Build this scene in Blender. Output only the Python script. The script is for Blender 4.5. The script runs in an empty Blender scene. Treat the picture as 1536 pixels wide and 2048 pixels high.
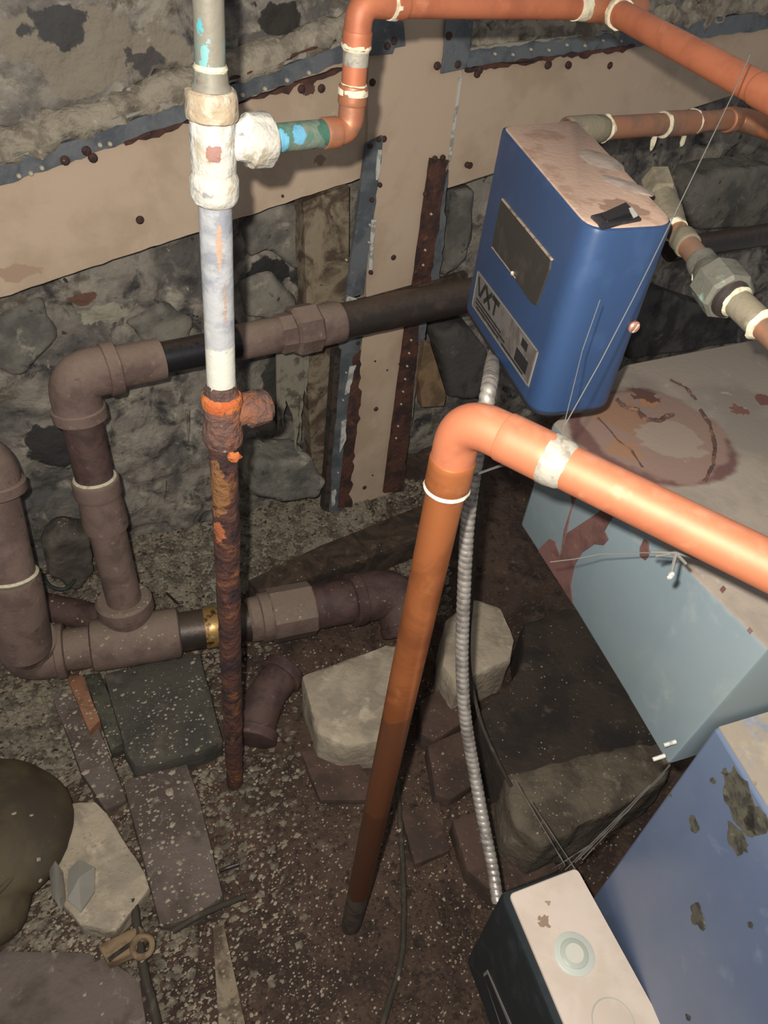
import bpy, bmesh, math, random
from mathutils import Vector, Matrix, noise
random.seed(7)
sc = bpy.context.scene
# ------------------------------------------------------------------ camera
FPX, H = 1540.0, 1.15
_up = Vector((258, 1713, 1540)).normalized()
_f = Vector((0, 0, -1)); _y = (_f - _up * _f.dot(_up)).normalized(); _x = _y.cross(_up)
ROT = Matrix((_x, _y, _up))                       # camera space -> world
CAM = Vector((0, 0, H))
cd = bpy.data.cameras.new('camera'); cam = bpy.data.objects.new('camera', cd)
sc.collection.objects.link(cam); sc.camera = cam
cam.matrix_world = Matrix.Translation(CAM) @ ROT.to_4x4()
cd.sensor_fit = 'VERTICAL'; cd.sensor_height = 36.0; cd.lens = FPX / 2048 * 36.0
cd.clip_start = 0.02; cd.clip_end = 50
# ------------------------------------------------------------------ light
w = bpy.data.worlds.new('world'); sc.world = w; w.use_nodes = True
w.node_tree.nodes['Background'].inputs[0].default_value = (0.96, 0.96, 1.0, 1)
w.node_tree.nodes['Background'].inputs[1].default_value = 0.30
fl = bpy.data.lights.new('flash_lamp', 'AREA'); fl.shape = 'DISK'; fl.size = 0.012
fl.energy = 11.0; fl.color = (1.0, 0.95, 0.88)
flo = bpy.data.objects.new('flash_lamp', fl); sc.collection.objects.link(flo)
flo.matrix_world = Matrix.Translation(CAM + ROT @ Vector((-0.024, 0.026, 0.02))) @ ROT.to_4x4()
sc.view_settings.view_transform = 'Standard'; sc.view_settings.look = 'None'
sc.view_settings.gamma = 1; sc.view_settings.use_curve_mapping = False
sc.view_settings.exposure = 0.0

# ------------------------------------------------------------------ geometry of the room
def ray(x, y): return ROT @ Vector((x - 768, 1024 - y, -FPX))
def atd(x, y, d): return CAM + ray(x, y) * (d / FPX)
def atz(x, y, z):
    r = ray(x, y); return CAM + r * ((z - H) / r.z)
WD = Vector((math.cos(math.radians(36)), math.sin(math.radians(36)), 0))   # along the wall
WN = Vector((WD.y, -WD.x, 0))                                               # out of the wall
W0 = atz(690, 1020, 0.05)
def W(x, y, off=0.0):
    r = ray(x, y); return CAM + r * (((W0 + WN * off) - CAM).dot(WN) / r.dot(WN))
def wp(s, z, off): return W0 + WD * s + WN * off + Vector((0, 0, z - W0.z))
def depth(p): return -(ROT.transposed() @ (p - CAM)).z
def rpx(px, p): return px * 0.5 * depth(p) / FPX       # radius of a pipe seen px wide
Z = Vector((0, 0, 1))

# ------------------------------------------------------------------ materials
def lin(c):
    return tuple(((v / 255) / 12.92 if v <= 10 else (((v / 255) + 0.055) / 1.055) ** 2.4) for v in c) + (1,)
MC = {}
def mat(name, base, layers=(), rough=0.8, metal=0.0, bump=(60, 0.3, 0.002), spots=(), coat=0.0, spec=0.5, top=None):
    """layers: (colour, scale, lo, hi[, distortion]); spots: (point, radius, colour, raggedness[, vertical stretch])"""
    if name in MC: return MC[name]
    m = bpy.data.materials.new(name); m.use_nodes = True; nt = m.node_tree; N = nt.nodes; L = nt.links
    b = N['Principled BSDF']; g = N.new('ShaderNodeNewGeometry')
    def col(c):
        n = N.new('ShaderNodeRGB'); n.outputs[0].default_value = lin(c); return n.outputs[0]
    cur = col(base)
    def mixin(fac, c):
        nonlocal cur
        mx = N.new('ShaderNodeMix'); mx.data_type = 'RGBA'
        L.new(fac, mx.inputs['Factor']); L.new(cur, mx.inputs['A']); L.new(col(c), mx.inputs['B']); cur = mx.outputs['Result']
    for i, ly in enumerate(layers):
        c, s, lo, hi = ly[:4]
        t = N.new('ShaderNodeTexNoise'); t.noise_dimensions = '4D'; t.inputs['W'].default_value = i * 3.7 + len(name)
        t.inputs['Scale'].default_value = s; t.inputs['Detail'].default_value = 7
        t.inputs['Roughness'].default_value = 0.62
        t.inputs['Distortion'].default_value = ly[4] if len(ly) > 4 else 0.3
        L.new(g.outputs['Position'], t.inputs['Vector'])
        r = N.new('ShaderNodeMapRange'); r.interpolation_type = 'SMOOTHSTEP'
        r.inputs['From Min'].default_value = lo; r.inputs['From Max'].default_value = hi
        L.new(t.outputs['Fac'], r.inputs['Value']); mixin(r.outputs[0], c)
    if top:                                            # dust that lies on upward faces: (colour, lo, hi)
        sx = N.new('ShaderNodeSeparateXYZ'); L.new(g.outputs['Normal'], sx.inputs[0])
        t = N.new('ShaderNodeTexNoise'); t.inputs['Scale'].default_value = 120; L.new(g.outputs['Position'], t.inputs['Vector'])
        ad = N.new('ShaderNodeMath'); ad.operation = 'MULTIPLY_ADD'; L.new(t.outputs['Fac'], ad.inputs[0]); ad.inputs[1].default_value = 0.5
        L.new(sx.outputs[2], ad.inputs[2])
        r = N.new('ShaderNodeMapRange'); r.inputs['From Min'].default_value = top[1] + 0.25; r.inputs['From Max'].default_value = top[2] + 0.25
        L.new(ad.outputs[0], r.inputs['Value']); mixin(r.outputs[0], top[0])
    for sp in spots:
        p, rad, c, rag = sp[:4]; stretch = sp[4] if len(sp) > 4 else 1.0
        sb = N.new('ShaderNodeVectorMath'); sb.operation = 'SUBTRACT'; L.new(g.outputs['Position'], sb.inputs[0]); sb.inputs[1].default_value = p
        sl = N.new('ShaderNodeVectorMath'); sl.operation = 'MULTIPLY'; L.new(sb.outputs[0], sl.inputs[0])
        sl.inputs[1].default_value = (1, 1, 1.0 / stretch)
        ln = N.new('ShaderNodeVectorMath'); ln.operation = 'LENGTH'; L.new(sl.outputs[0], ln.inputs[0])
        t = N.new('ShaderNodeTexNoise'); t.inputs['Scale'].default_value = 1.6 / rad; t.inputs['Detail'].default_value = 6
        L.new(g.outputs['Position'], t.inputs['Vector'])
        ma = N.new('ShaderNodeMath'); ma.operation = 'MULTIPLY_ADD'; L.new(t.outputs['Fac'], ma.inputs[0]); ma.inputs[1].default_value = rad * rag * 2
        L.new(ln.outputs['Value'], ma.inputs[2])
        r = N.new('ShaderNodeMapRange'); r.interpolation_type = 'SMOOTHSTEP'
        r.inputs['From Min'].default_value = rad * (1 + rag); r.inputs['From Max'].default_value = rad * (0.9 + rag)
        L.new(ma.outputs[0], r.inputs['Value']); mixin(r.outputs[0], c)
    L.new(cur, b.inputs['Base Color'])
    b.inputs['Roughness'].default_value = rough; b.inputs['Metallic'].default_value = metal
    b.inputs['Specular IOR Level'].default_value = spec
    b.inputs['Coat Weight'].default_value = coat; b.inputs['Coat Roughness'].default_value = 0.3
    if bump:
        t = N.new('ShaderNodeTexNoise'); t.inputs['Scale'].default_value = bump[0]; t.inputs['Detail'].default_value = 8
        L.new(g.outputs['Position'], t.inputs['Vector'])
        bp = N.new('ShaderNodeBump'); bp.inputs['Strength'].default_value = bump[1]; bp.inputs['Distance'].default_value = bump[2]
        L.new(t.outputs['Fac'], bp.inputs['Height']); L.new(bp.outputs[0], b.inputs['Normal'])
    MC[name] = m; return m

# ------------------------------------------------------------------ object helpers
COL = sc.collection
def tag(o, label=None, cat=None, group=None, kind=None):
    if label: o['label'] = label
    if cat: o['category'] = cat
    if group: o['group'] = group
    if kind: o['kind'] = kind
    return o
def thing(name, label, cat, loc, group=None):
    o = bpy.data.objects.new(name, None); COL.objects.link(o); o.location = loc; o.empty_display_size = 0.02
    return tag(o, label, cat, group)
def root_loc(o):
    v = Vector((0, 0, 0))
    while o is not None: v += Vector(o.location); o = o.parent
    return v
def obj(name, geo, m, parent=None, smooth=True, loc=None, sharp=35):
    """geo = (verts, faces) in world coordinates, or a bmesh in world coordinates"""
    me = bpy.data.meshes.new(name)
    if isinstance(geo, bmesh.types.BMesh): geo.to_mesh(me); geo.free()
    else: me.from_pydata([tuple(v) for v in geo[0]], [], geo[1])
    base = Vector(loc) if loc is not None else (Vector((0, 0, 0)))
    off = root_loc(parent) + base if parent else base
    me.transform(Matrix.Translation(-off))
    o = bpy.data.objects.new(name, me); COL.objects.link(o); o.location = base
    if parent: o.parent = parent
    for mm in (m if isinstance(m, (list, tuple)) else [m]): me.materials.append(mm)
    bm = bmesh.new(); bm.from_mesh(me); bmesh.ops.recalc_face_normals(bm, faces=bm.faces); bm.to_mesh(me); bm.free()
    if smooth:
        me.polygons.foreach_set('use_smooth', [True] * len(me.polygons))
        try: me.set_sharp_from_angle(angle=math.radians(sharp))
        except Exception: pass
    return o
def join(*gs):
    V, Fc = [], []
    for v, f in gs:
        n = len(V); V += list(v); Fc += [tuple(i + n for i in q) for q in f]
    return V, Fc
def smoothpath(pts, bend=0.02, n=7):
    pts = [Vector(p) for p in pts]; out = [pts[0]]
    for a, b, c in zip(pts, pts[1:], pts[2:]):
        d1 = (a - b); d2 = (c - b); k = min(bend, d1.length * 0.49, d2.length * 0.49)
        p = b + d1.normalized() * k; q = b + d2.normalized() * k
        for i in range(n + 1):
            t = i / n; out.append(p * (1 - t) ** 2 + b * 2 * t * (1 - t) + q * t * t)
    out.append(pts[-1]); return out
def resample(pts, step):
    out = [pts[0]]
    for a, b in zip(pts, pts[1:]):
        n = max(1, int((b - a).length / step))
        out += [a.lerp(b, (i + 1) / n) for i in range(n)]
    return out
def sweep(pts, radii, seg=24, amp=0.0, nsc=60.0, caps=True, twist=0.0):
    pts = [Vector(p) for p in pts]
    if not isinstance(radii, (list, tuple)): radii = [radii] * len(pts)
    t0 = (pts[1] - pts[0]).normalized(); n = t0.orthogonal().normalized(); V, Fc = [], []
    for i, p in enumerate(pts):
        if i == 0: t = t0
        elif i == len(pts) - 1: t = pts[i] - pts[i - 1]
        else: t = pts[i + 1] - pts[i - 1]
        if t.length < 1e-7: t = t0
        t = t.normalized(); n = (n - t * n.dot(t)).normalized(); b = t.cross(n)
        for k in range(seg):
            a = 2 * math.pi * k / seg + twist; d = n * math.cos(a) + b * math.sin(a); r = radii[i]
            if amp: r += amp * (noise.fractal((p + d * radii[i]) * nsc, 1.0, 2.0, 3))
            V.append(p + d * r)
    for i in range(len(pts) - 1):
        for k in range(seg):
            a = i * seg + k; b2 = i * seg + (k + 1) % seg; Fc.append((a, b2, b2 + seg, a + seg))
    if caps: Fc.append(tuple(range(seg))[::-1]); Fc.append(tuple(range((len(pts) - 1) * seg, len(pts) * seg)))
    return V, Fc
def tube(a, b, r, seg=24, amp=0.0, nsc=60, step=None, r2=None):
    a, b = Vector(a), Vector(b); n = max(1, int((b - a).length / step)) if step else 1
    r2 = r if r2 is None else r2
    return sweep([a.lerp(b, i / n) for i in range(n + 1)], [r + (r2 - r) * i / n for i in range(n + 1)], seg, amp, nsc)
def lathe(a, b, prof, seg=28, amp=0.0, nsc=60, twist=0.0):
    """prof: (t along a->b in 0..1, radius)"""
    a, b = Vector(a), Vector(b)
    P = []; R = []; last = None
    for t, r in prof:
        p = a.lerp(b, t)
        P.append(p + (b - a).normalized() * (1e-5 * len(P))); R.append(r)
    return sweep(P, R, seg, amp, nsc, True, twist)
def collar(a, b, r, seg=28, amp=0.0, nsc=60, e=0.12):
    n = 5; pr = [(0, r * 0.86), (e * 0.4, r * 0.97), (e, r)] + [(e + (1 - 2 * e) * i / n, r) for i in range(1, n + 1)] + [(1 - e * 0.4, r * 0.97), (1, r * 0.86)]
    return lathe(a, b, pr, seg, amp, nsc)
def hexnut(a, b, r, seg=6, twist=0.2):
    return lathe(a, b, [(0, r * 0.88), (0.1, r), (0.9, r), (1, r * 0.88)], seg, 0, 60, twist)
def elbow(pts, r, rc, bend, seg=28, cl=0.012, amp=0.0):
    """a fitting along a bend with thicker mouths at both ends"""
    pp = smoothpath(pts, bend, 9); g = sweep(pp, r, seg, amp, 60)
    d0 = (pp[1] - pp[0]).normalized(); d1 = (pp[-1] - pp[-2]).normalized()
    return join(g, collar(pp[0] - d0 * cl * 0.1, pp[0] + d0 * cl, rc, seg, amp), collar(pp[-1] - d1 * cl, pp[-1] + d1 * cl * 0.1, rc, seg, amp))
def prism(poly, ext, bev=0.0, seg=2, cuts=0, amp=0.0, nsc=30.0, seed=0.0):
    """closed solid: polygon of world points pushed along ext"""
    bm = bmesh.new(); ext = Vector(ext)
    a = [bm.verts.new(Vector(p)) for p in poly]; b = [bm.verts.new(Vector(p) + ext) for p in poly]
    bm.faces.new(a); bm.faces.new(b[::-1]); n = len(a)
    for i in range(n): bm.faces.new((a[i], b[i], b[(i + 1) % n], a[(i + 1) % n]))
    bmesh.ops.recalc_face_normals(bm, faces=bm.faces)
    if bev: bmesh.ops.bevel(bm, geom=list(bm.edges), offset=bev, segments=seg, affect='EDGES', profile=0.6)
    if cuts:
        bmesh.ops.triangulate(bm, faces=[f for f in bm.faces if len(f.verts) > 4])
        for _ in range(cuts): bmesh.ops.subdivide_edges(bm, edges=[e for e in bm.edges if e.calc_length() > 0.008], cuts=1, use_grid_fill=True)
    if amp:
        bm.normal_update()
        for v in bm.verts:
            q = v.co * nsc + Vector((seed, seed, 0)); v.co += v.normal * amp * noise.fractal(q, 1.0, 2.0, 4)
    return bm
def solid_quad(tp, bt, bev=0.0, seg=3):
    """solid from matching top and bottom corner rings"""
    bm = bmesh.new(); a = [bm.verts.new(Vector(p)) for p in tp]; b = [bm.verts.new(Vector(p)) for p in bt]
    bm.faces.new(a); bm.faces.new(b[::-1]); n = len(a)
    for i in range(n): bm.faces.new((a[i], b[i], b[(i + 1) % n], a[(i + 1) % n]))
    bmesh.ops.recalc_face_normals(bm, faces=bm.faces)
    if bev: bmesh.ops.bevel(bm, geom=list(bm.edges), offset=bev, segments=seg, affect='EDGES', profile=0.5)
    return bm
def blob(c, rad, sub=3, amp=0.15, nsc=None, rot=0.0, flat=0.0):
    bm = bmesh.new(); bmesh.ops.create_icosphere(bm, subdivisions=sub, radius=1.0)
    M = Matrix.Rotation(rot, 3, 'Z'); seed = Vector((c[0] * 31, c[1] * 17, c[2] * 11)); k = nsc or 1.6
    for v in bm.verts:
        f = 1 + amp * noise.fractal(v.co * k + seed, 1.0, 2.0, 4)
        if flat: q = v.co; mx = max(abs(q.x), abs(q.y), abs(q.z)); f *= (1 - flat) + flat / mx * 0.85
        q = v.co * f; v.co = M @ Vector((q.x * rad[0], q.y * rad[1], q.z * rad[2])) + Vector(c)
    return bm
def ragged(p0, p1, n, amp, seed=0.0):
    """points from p0 to p1 with ragged sideways wander"""
    p0, p1 = Vector(p0), Vector(p1); o = []
    for i in range(n + 1):
        p = p0.lerp(p1, i / n); o.append(p + Z * amp * noise.fractal(p * 45 + Vector((seed, 0, 0)), 1, 2, 3))
    return o

# ================================================================== THE SETTING
# ---- floor: uneven dirt and mortar crumbs
def nz(v, o=4): return noise.fractal(Vector(v), 1.0, 2.0, o)
def floor_h(x, y):
    p = Vector((x, y, 0)); dw = (p - Vector((W0.x, W0.y, 0))).dot(WN)        # distance from wall
    s = (p - Vector((W0.x, W0.y, 0))).dot(WD)
    h = 0.012 * nz((x * 5, y * 5, 1)) + 0.005 * nz((x * 22, y * 22, 3)) + 0.0022 * nz((x * 80, y * 80, 5))
    h += 0.06 * max(0.0, 1 - dw / 0.32) ** 1.2                                # rubble heaped at the foot of the wall
    return h
nx, ny = 250, 250; x0, x1, y0, y1 = -1.15, 1.25, -0.25, 2.15
V = []; Fc = []
for j in range(ny + 1):
    for i in range(nx + 1):
        x = x0 + (x1 - x0) * i / nx; y = y0 + (y1 - y0) * j / ny; V.append(Vector((x, y, floor_h(x, y))))
for j in range(ny):
    for i in range(nx):
        a = j * (nx + 1) + i; Fc.append((a, a + 1, a + nx + 2, a + nx + 1))
m_floor = mat('dirt', (82, 64, 52), [((54, 41, 34), 6, 0.42, 0.62, 1.0), ((104, 88, 74), 14, 0.55, 0.74, 1.2), ((44, 34, 28), 40, 0.5, 0.68), ((128, 116, 100), 90, 0.60, 0.74), ((34, 28, 24), 60, 0.62, 0.72)],
              0.95, bump=(150, 0.8, 0.004),
              spots=[(atz(380, 1090, 0.03), 0.17, (140, 134, 118), 0.6), (atz(620, 1050, 0.03), 0.13, (136, 128, 112), 0.6), (atz(130, 1460, 0.0), 0.10, (128, 120, 104), 0.7)])
tag(obj('floor', (V, Fc), m_floor, sharp=80), kind='structure')

# ---- old stone wall with lime parging
def wall_off(s, z):
    q = Vector((s, z, 0))
    o = 0.010 * nz((s * 4, z * 4, 7), 3) + 0.007 * nz((s * 14, z * 14, 2)) + 0.0030 * nz((s * 45, z * 45, 9))
    low = 1.0 if z < 0.90 - 0.10 * min(0, s) * -1 else 0.0
    line = 0.905 + 0.30 * min(0.0, s) + 0.06 * max(0.0, s)         # top of the board
    t = min(1, max(0, (line - z) / 0.03))
    o -= 0.045 * t                                                # lower wall set back
    if s > 0.15: o -= 0.02 * t
    # ledge of mortar right above the metal strip
    o += 0.010 * math.exp(-((z - line - 0.035) / 0.022) ** 2) - 0.012
    d, pts = noise.voronoi(Vector((s * 6.5, z * 8.5, 0.3)))
    o -= 0.009 * max(0.0, 1 - (d[1] - d[0]) / 0.16) * t
    return o
ns, nzv = 300, 150; s0, s1, zz0, zz1 = -0.95, 1.65, -0.06, 1.24
V = []; Fc = []
for j in range(nzv + 1):
    for i in range(ns + 1):
        s = s0 + (s1 - s0) * i / ns; z = zz0 + (zz1 - zz0) * j / nzv; V.append(wp(s, z, wall_off(s, z)))
for j in range(nzv):
    for i in range(ns):
        a = j * (ns + 1) + i; Fc.append((a, a + 1, a + ns + 2, a + ns + 1))
wspots = [(W(575, 45, .0), 0.034, (52, 48, 42), 0.5, 0.7), (W(520, 120), 0.035, (92, 88, 82), 0.5), (W(180, 100), 0.10, (132, 122, 106), 0.9, 0.5), (W(120, 60), 0.04, (70, 68, 66), .9, .6), (W(300, 130), .03, (76, 72, 68), .9, .6),  # first spot paints the darkness inside a hole onto the wall colour
          (W(640, 560, -.04), 0.05, (60, 58, 56), 0.5), (W(170, 610, -.04), 0.03, (104, 74, 62), 0.7, 0.5), (W(215, 640, -.04), 0.04, (150, 144, 126), 0.8, 0.5),
          (W(540, 560, -.05), 0.04, (40, 38, 36), 0.6), (W(120, 900, -.04), 0.05, (52, 50, 48), 0.7), (W(590, 780, -.05), 0.08, (58, 56, 50), 0.6)]
m_wall = mat('parged_stone', (138, 130, 118), [((84, 80, 76), 7, 0.40, 0.64, 1.5), ((160, 152, 136), 11, 0.50, 0.68, 1.2), ((58, 56, 54), 20, 0.50, 0.66, 1.0), ((96, 88, 74), 30, 0.55, 0.66), ((158, 148, 130), 60, 0.62, 0.70), ((40, 38, 36), 45, 0.62, 0.70)],
             0.92, bump=(70, 0.9, 0.006), spots=wspots)
wall_o = tag(obj('wall_back', (V, Fc), m_wall, sharp=80), kind='structure')
# stones that can be told apart in the wall
m_stone = mat('wall_stone', (124, 118, 106), [((84, 82, 76), 12, 0.42, 0.64), ((152, 144, 128), 25, 0.56, 0.68), ((48, 46, 42), 50, 0.58, 0.7)], 0.9, bump=(80, 0.7, 0.004))
m_stone2 = mat('dark_wall_stone', (78, 74, 70), [((44, 42, 40), 12, 0.45, 0.6), ((104, 98, 88), 25, 0.6, 0.7)], 0.9, bump=(80, 0.7, 0.004))
m_wstone3 = mat('brown_wall_stone', (92, 84, 74), [((66, 60, 54), 16, .42, .6), ((48, 44, 42), 40, .58, .7)], .9, bump=(80, .7, .004))
def wall_stone(px, off, thick, m, seed):
    o = obj('stone', prism([W(x, y, off - .008) for x, y in px], WN * -thick, 0.014, 3, 2, 0.007, 22, seed), m, wall_o, sharp=60)
for k, (px, off, th, m) in enumerate([
    ([(505, 985), (520, 925), (620, 920), (655, 965), (640, 1000), (560, 1010)], 0.05, 0.08, m_stone),
    ([(95, 1095), (130, 1065), (185, 1075), (190, 1150), (150, 1190), (100, 1150)], 0.03, 0.06, m_wstone3),
    ([(1400, 350), (1536, 330), (1600, 360), (1600, 450), (1400, 465), (1370, 420)], 0.0, 0.09, m_stone),
    ([(490, 445), (560, 400), (605, 420), (600, 545), (540, 500), (500, 520)], -0.035, 0.05, m_stone),
    ([(905, 385), (955, 375), (935, 520), (890, 560)], -0.015, 0.05, m_stone),
    ([(480, 560), (545, 550), (600, 610), (590, 640), (490, 640)], -0.035, 0.05, m_stone),
    ([(880, 670), (940, 650), (975, 700), (975, 800), (905, 800)], -0.02, 0.06, m_stone2),
    ([(1250, 600), (1330, 580), (1480, 640), (1480, 690), (1260, 720)], -0.02, 0.06, m_stone2),
    ([(0, 640), (90, 600), (120, 680), (40, 760), (-30, 730)], -0.035, 0.05, m_stone),
    ([(250, 650), (330, 610), (390, 640), (380, 690), (300, 700)], -0.035, 0.05, m_stone),
]): wall_stone(px, off, th, m, k * 3.1)

# ================================================================== BOARDS AND METAL STRIPS ON THE WALL
m_ply = mat('beige_board', (184, 162, 138), [((170, 148, 124), 9, 0.45, 0.65), ((194, 172, 148), 40, 0.6, 0.8), ((120, 96, 76), 220, 0.68, 0.74)], 0.75, bump=(200, 0.15, 0.001),
            spots=[(W(615, 178), 0.010, (88, 60, 48), 0.8), (W(30, 545), 0.030, (160, 134, 112), 1.0, 0.4), (W(640, 320), 0.008, (140, 116, 96), 0.8)])
m_edge = mat('board_edge', (64, 52, 42), [((36, 30, 26), 60, 0.45, 0.6)], 0.9)
m_grey = mat('grey_painted_steel', (98, 101, 103), [((76, 80, 84), 18, 0.45, 0.6), ((128, 128, 124), 45, 0.64, 0.74), ((104, 108, 110), 90, 0.55, 0.7)], 0.55, 0.0, bump=(120, 0.4, 0.002))
m_rust = mat('dark_rusty_steel', (84, 52, 40), [((52, 36, 32), 26, 0.42, 0.6), ((120, 78, 52), 60, 0.60, 0.7), ((150, 140, 126), 90, 0.68, 0.76)], 0.85, bump=(120, 0.8, 0.004))
m_screw = mat('rusty_screw', (70, 44, 36), [((44, 30, 26), 200, 0.45, 0.6)], 0.8)
m_dot = mat('pale_paint_dot', (178, 168, 146), rough=0.8)
m_chalk = mat('chalky_crust', (146, 140, 126), [((110, 106, 98), 60, .5, .6)], .9)
m_white = mat('flaking_white_paint', (190, 188, 178), [((140, 140, 134), 60, 0.5, 0.6)], 0.8)
m_mortar = mat('mortar', (152, 142, 124), [((118, 108, 94), 30, 0.45, 0.6), ((176, 168, 150), 80, 0.58, 0.7)], 0.95, bump=(140, 0.9, 0.004))

def screw(root, x, y, off, r=0.0042, m=None, nm='screw'):
    c = W(x, y, off); obj(nm, lathe(c - WN * 0.002, c + WN * 0.003, [(0, r), (0.55, r), (0.9, r * 0.7), (1, r * 0.3)], 10), m or m_screw, root)

ply_root = thing('wall_board', 'long beige board slanting across the wall left of the upright board', 'board', W(0, 600))
obj('panel', prism([W(-90, 400), W(-90, 628), *ragged(W(0, 595), W(735, 352), 40, 0.0018), W(738, 92), W(365, 245)], WN * -0.016, 0.0), m_ply, ply_root, False)
for x, y in [(280, 440), (603, 178), (643, 177), (160, 305)]: screw(ply_root, x, y, 0.0005, 0.0058)
for x, y in [(130, 560), (565, 392), (500, 250)]: screw(ply_root, x, y, 0.0, 0.0022, nm='nail')
post = thing('upright_board', 'tall beige upright board running from the ceiling down to the rubble', 'board', W(720, 1020))
obj('panel', prism([W(738, 20, .004), W(733, 600, .004), W(692, 1035, .004), W(785, 1020, .004), W(838, 700, .004), W(897, 320, .004), W(925, 150, .004), W(930, 20, .004)], WN * -0.022, 0.001, 1), m_ply, post, False)
for x, y in [(787, 515), (752, 818), (729, 975), (768, 278), (935, 330)]: screw(post, x, y, 0.0045, 0.0048)
for x, y in [(750, 722), (774, 740), (798, 728), (745, 950)]: screw(post, x, y, 0.004, 0.0018, nm='nail')
ply_r = thing('wall_board', 'beige board to the right of the upright board, behind the blue box', 'board', W(1100, 250))
obj('panel', prism([W(926, 100), W(898, 322), W(896, 376), *ragged(W(905, 374), W(1240, 262), 16, 0.0014), W(1560, 160), W(1560, 40)], WN * -0.014), m_ply, ply_r, False)
for x, y in [(940, 331), (1220, 131), (1138, 131), (1098, 130)]: screw(ply_r, x, y, 0.0005, 0.0055)
obj('seam', prism([W(920, 150, .006), W(925, 150, .006), W(902, 320, .006), W(896, 330, .006)], WN * -0.002), m_white, ply_r, False)

def strip(root, p, q, wdt, thick, m, off=0.005, n=40, amp=0.0016, seed=0.0, lower=True, nm='strip'):
    """metal strip along screen points p->q with a ragged scaly edge; wdt runs across it on the wall"""
    a, b = W(*p, off), W(*q, off); al = (b - a).normalized(); ac = WN.cross(al)
    if ac.z > 0: ac = -ac
    U1 = []; L1 = []
    for i in range(n + 1):
        c = a.lerp(b, i / n)
        U1.append(c + ac * -wdt * 0.5 + ac * amp * nz(c * 60 + Vector((seed, 0, 0))))
        L1.append(c + ac * wdt * 0.5 + ac * amp * (2.0 if lower else 1.0) * nz(c * 60 + Vector((9 + seed, 0, 0))))
    return obj(nm, prism(U1 + L1[::-1], WN * -thick), m, root, False)
left_strip = thing('metal_strip', 'grey perforated metal strip with flaking paint along the top of the slanting board', 'strip', W(0, 350, .005))
strip(left_strip, (-80, 378), (372, 224), 0.022, 0.010, m_grey, nm='steel')
strip(left_strip, (372, 224), (735, 88), 0.021, 0.010, m_grey, nm='steel')
rusty = strip(left_strip, (250, 288), (735, 122), 0.005, 0.011, m_rust, off=0.006, amp=0.003, nm='rust_crust')
strip(left_strip, (-80, 352), (735, 66), 0.004, 0.010, m_chalk, off=0.0065, amp=0.003, nm='paint_crust')
for x, y in [(38, 352), (62, 347), (84, 336), (220, 288), (200, 290), (530, 178), (574, 161), (618, 146), (485, 190), (128, 320)]: screw(left_strip, x, y, 0.0055, 0.003, m_dot, 'rivet')
for x, y in [(173, 302), (186, 316), (130, 321)]: screw(left_strip, x, y, 0.0055, 0.006)
ledge = thing('mortar_ledge', 'crumbly mortar ledge above the left metal strip', 'ledge', W(0, 300))
def ledge_geo(pts, r, amp=0.5):
    P = resample([Vector(p) for p in pts], 0.012); return sweep(P, [r * (1 + 0.25 * nz(p * 30)) for p in P], 12, r * amp, 55)
obj('mortar', ledge_geo([W(-80, 330, -.010), W(200, 230, -.010), W(380, 166, -.010), W(560, 103, -.010), W(735, 34, -.010)], 0.020, 0.7), m_mortar, ledge, sharp=70)
obj('crack_edge', ledge_geo([W(460, 158, .0065), W(560, 120, .0065), W(640, 90, .0065), W(700, 66, .0065)], 0.0022, 1.0), m_rust, ledge, sharp=70)
ledge2 = thing('mortar_ledge', 'crumbly mortar ledge above the right metal strip near the ceiling', 'ledge', W(1000, 80))
obj('mortar', ledge_geo([W(945, 66, -.012), W(1100, 58, -.012), W(1300, 38, -.012), W(1560, 5, -.012)], 0.019, 0.9), m_mortar, ledge2, sharp=70)
rs = thing('metal_strip', 'grey metal strip under the top copper pipe right of the upright board', 'strip', W(940, 120, .006))
strip(rs, (935, 118), (1240, 80), 0.024, 0.010, m_grey, nm='steel')
strip(rs, (1240, 80), (1570, 36), 0.028, 0.010, m_grey, nm='steel')
strip(rs, (935, 140), (1270, 94), 0.006, 0.011, m_rust, off=0.0075, amp=0.0035, nm='rust_crust')
strip(rs, (940, 98), (1300, 55), 0.003, 0.011, m_chalk, off=0.0075, amp=0.002, nm='paint_crust')
obj('corner_plate', prism([W(892, 38, .010), W(948, 42, .010), W(937, 118, .010), W(930, 138, .010), W(882, 148, .010), W(888, 110, .010)], WN * -0.004, 0.0008, 1), m_grey, rs, False)
for x, y in [(898, 72), (875, 132), (916, 129), (1096, 131), (1137, 130), (960, 140), (955, 148)]: screw(rs, x, y, 0.0105 if x < 930 else 0.008, 0.0055)
for k in range(8): screw(rs, 990 + k * 36, 108 - k * 4.5 + 6 * (k % 2), 0.0065, 0.0022, m_dot, 'rivet')
cp = thing('metal_plate', 'small grey steel corner plate at the top of the upright board beside the copper pipe', 'plate', W(770, 110, .01))
obj('plate', prism([W(738, 40, .012), W(808, 44, .012), W(812, 92, .012), W(790, 96, .012), W(786, 108, .012), W(738, 112, .012)], WN * -0.006, 0.0008, 1), m_grey, cp, False)
for x, y in [(788, 82), (775, 92), (745, 165)]: screw(cp, x, y, 0.0125 if x > 750 else 0.005, 0.005)

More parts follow.
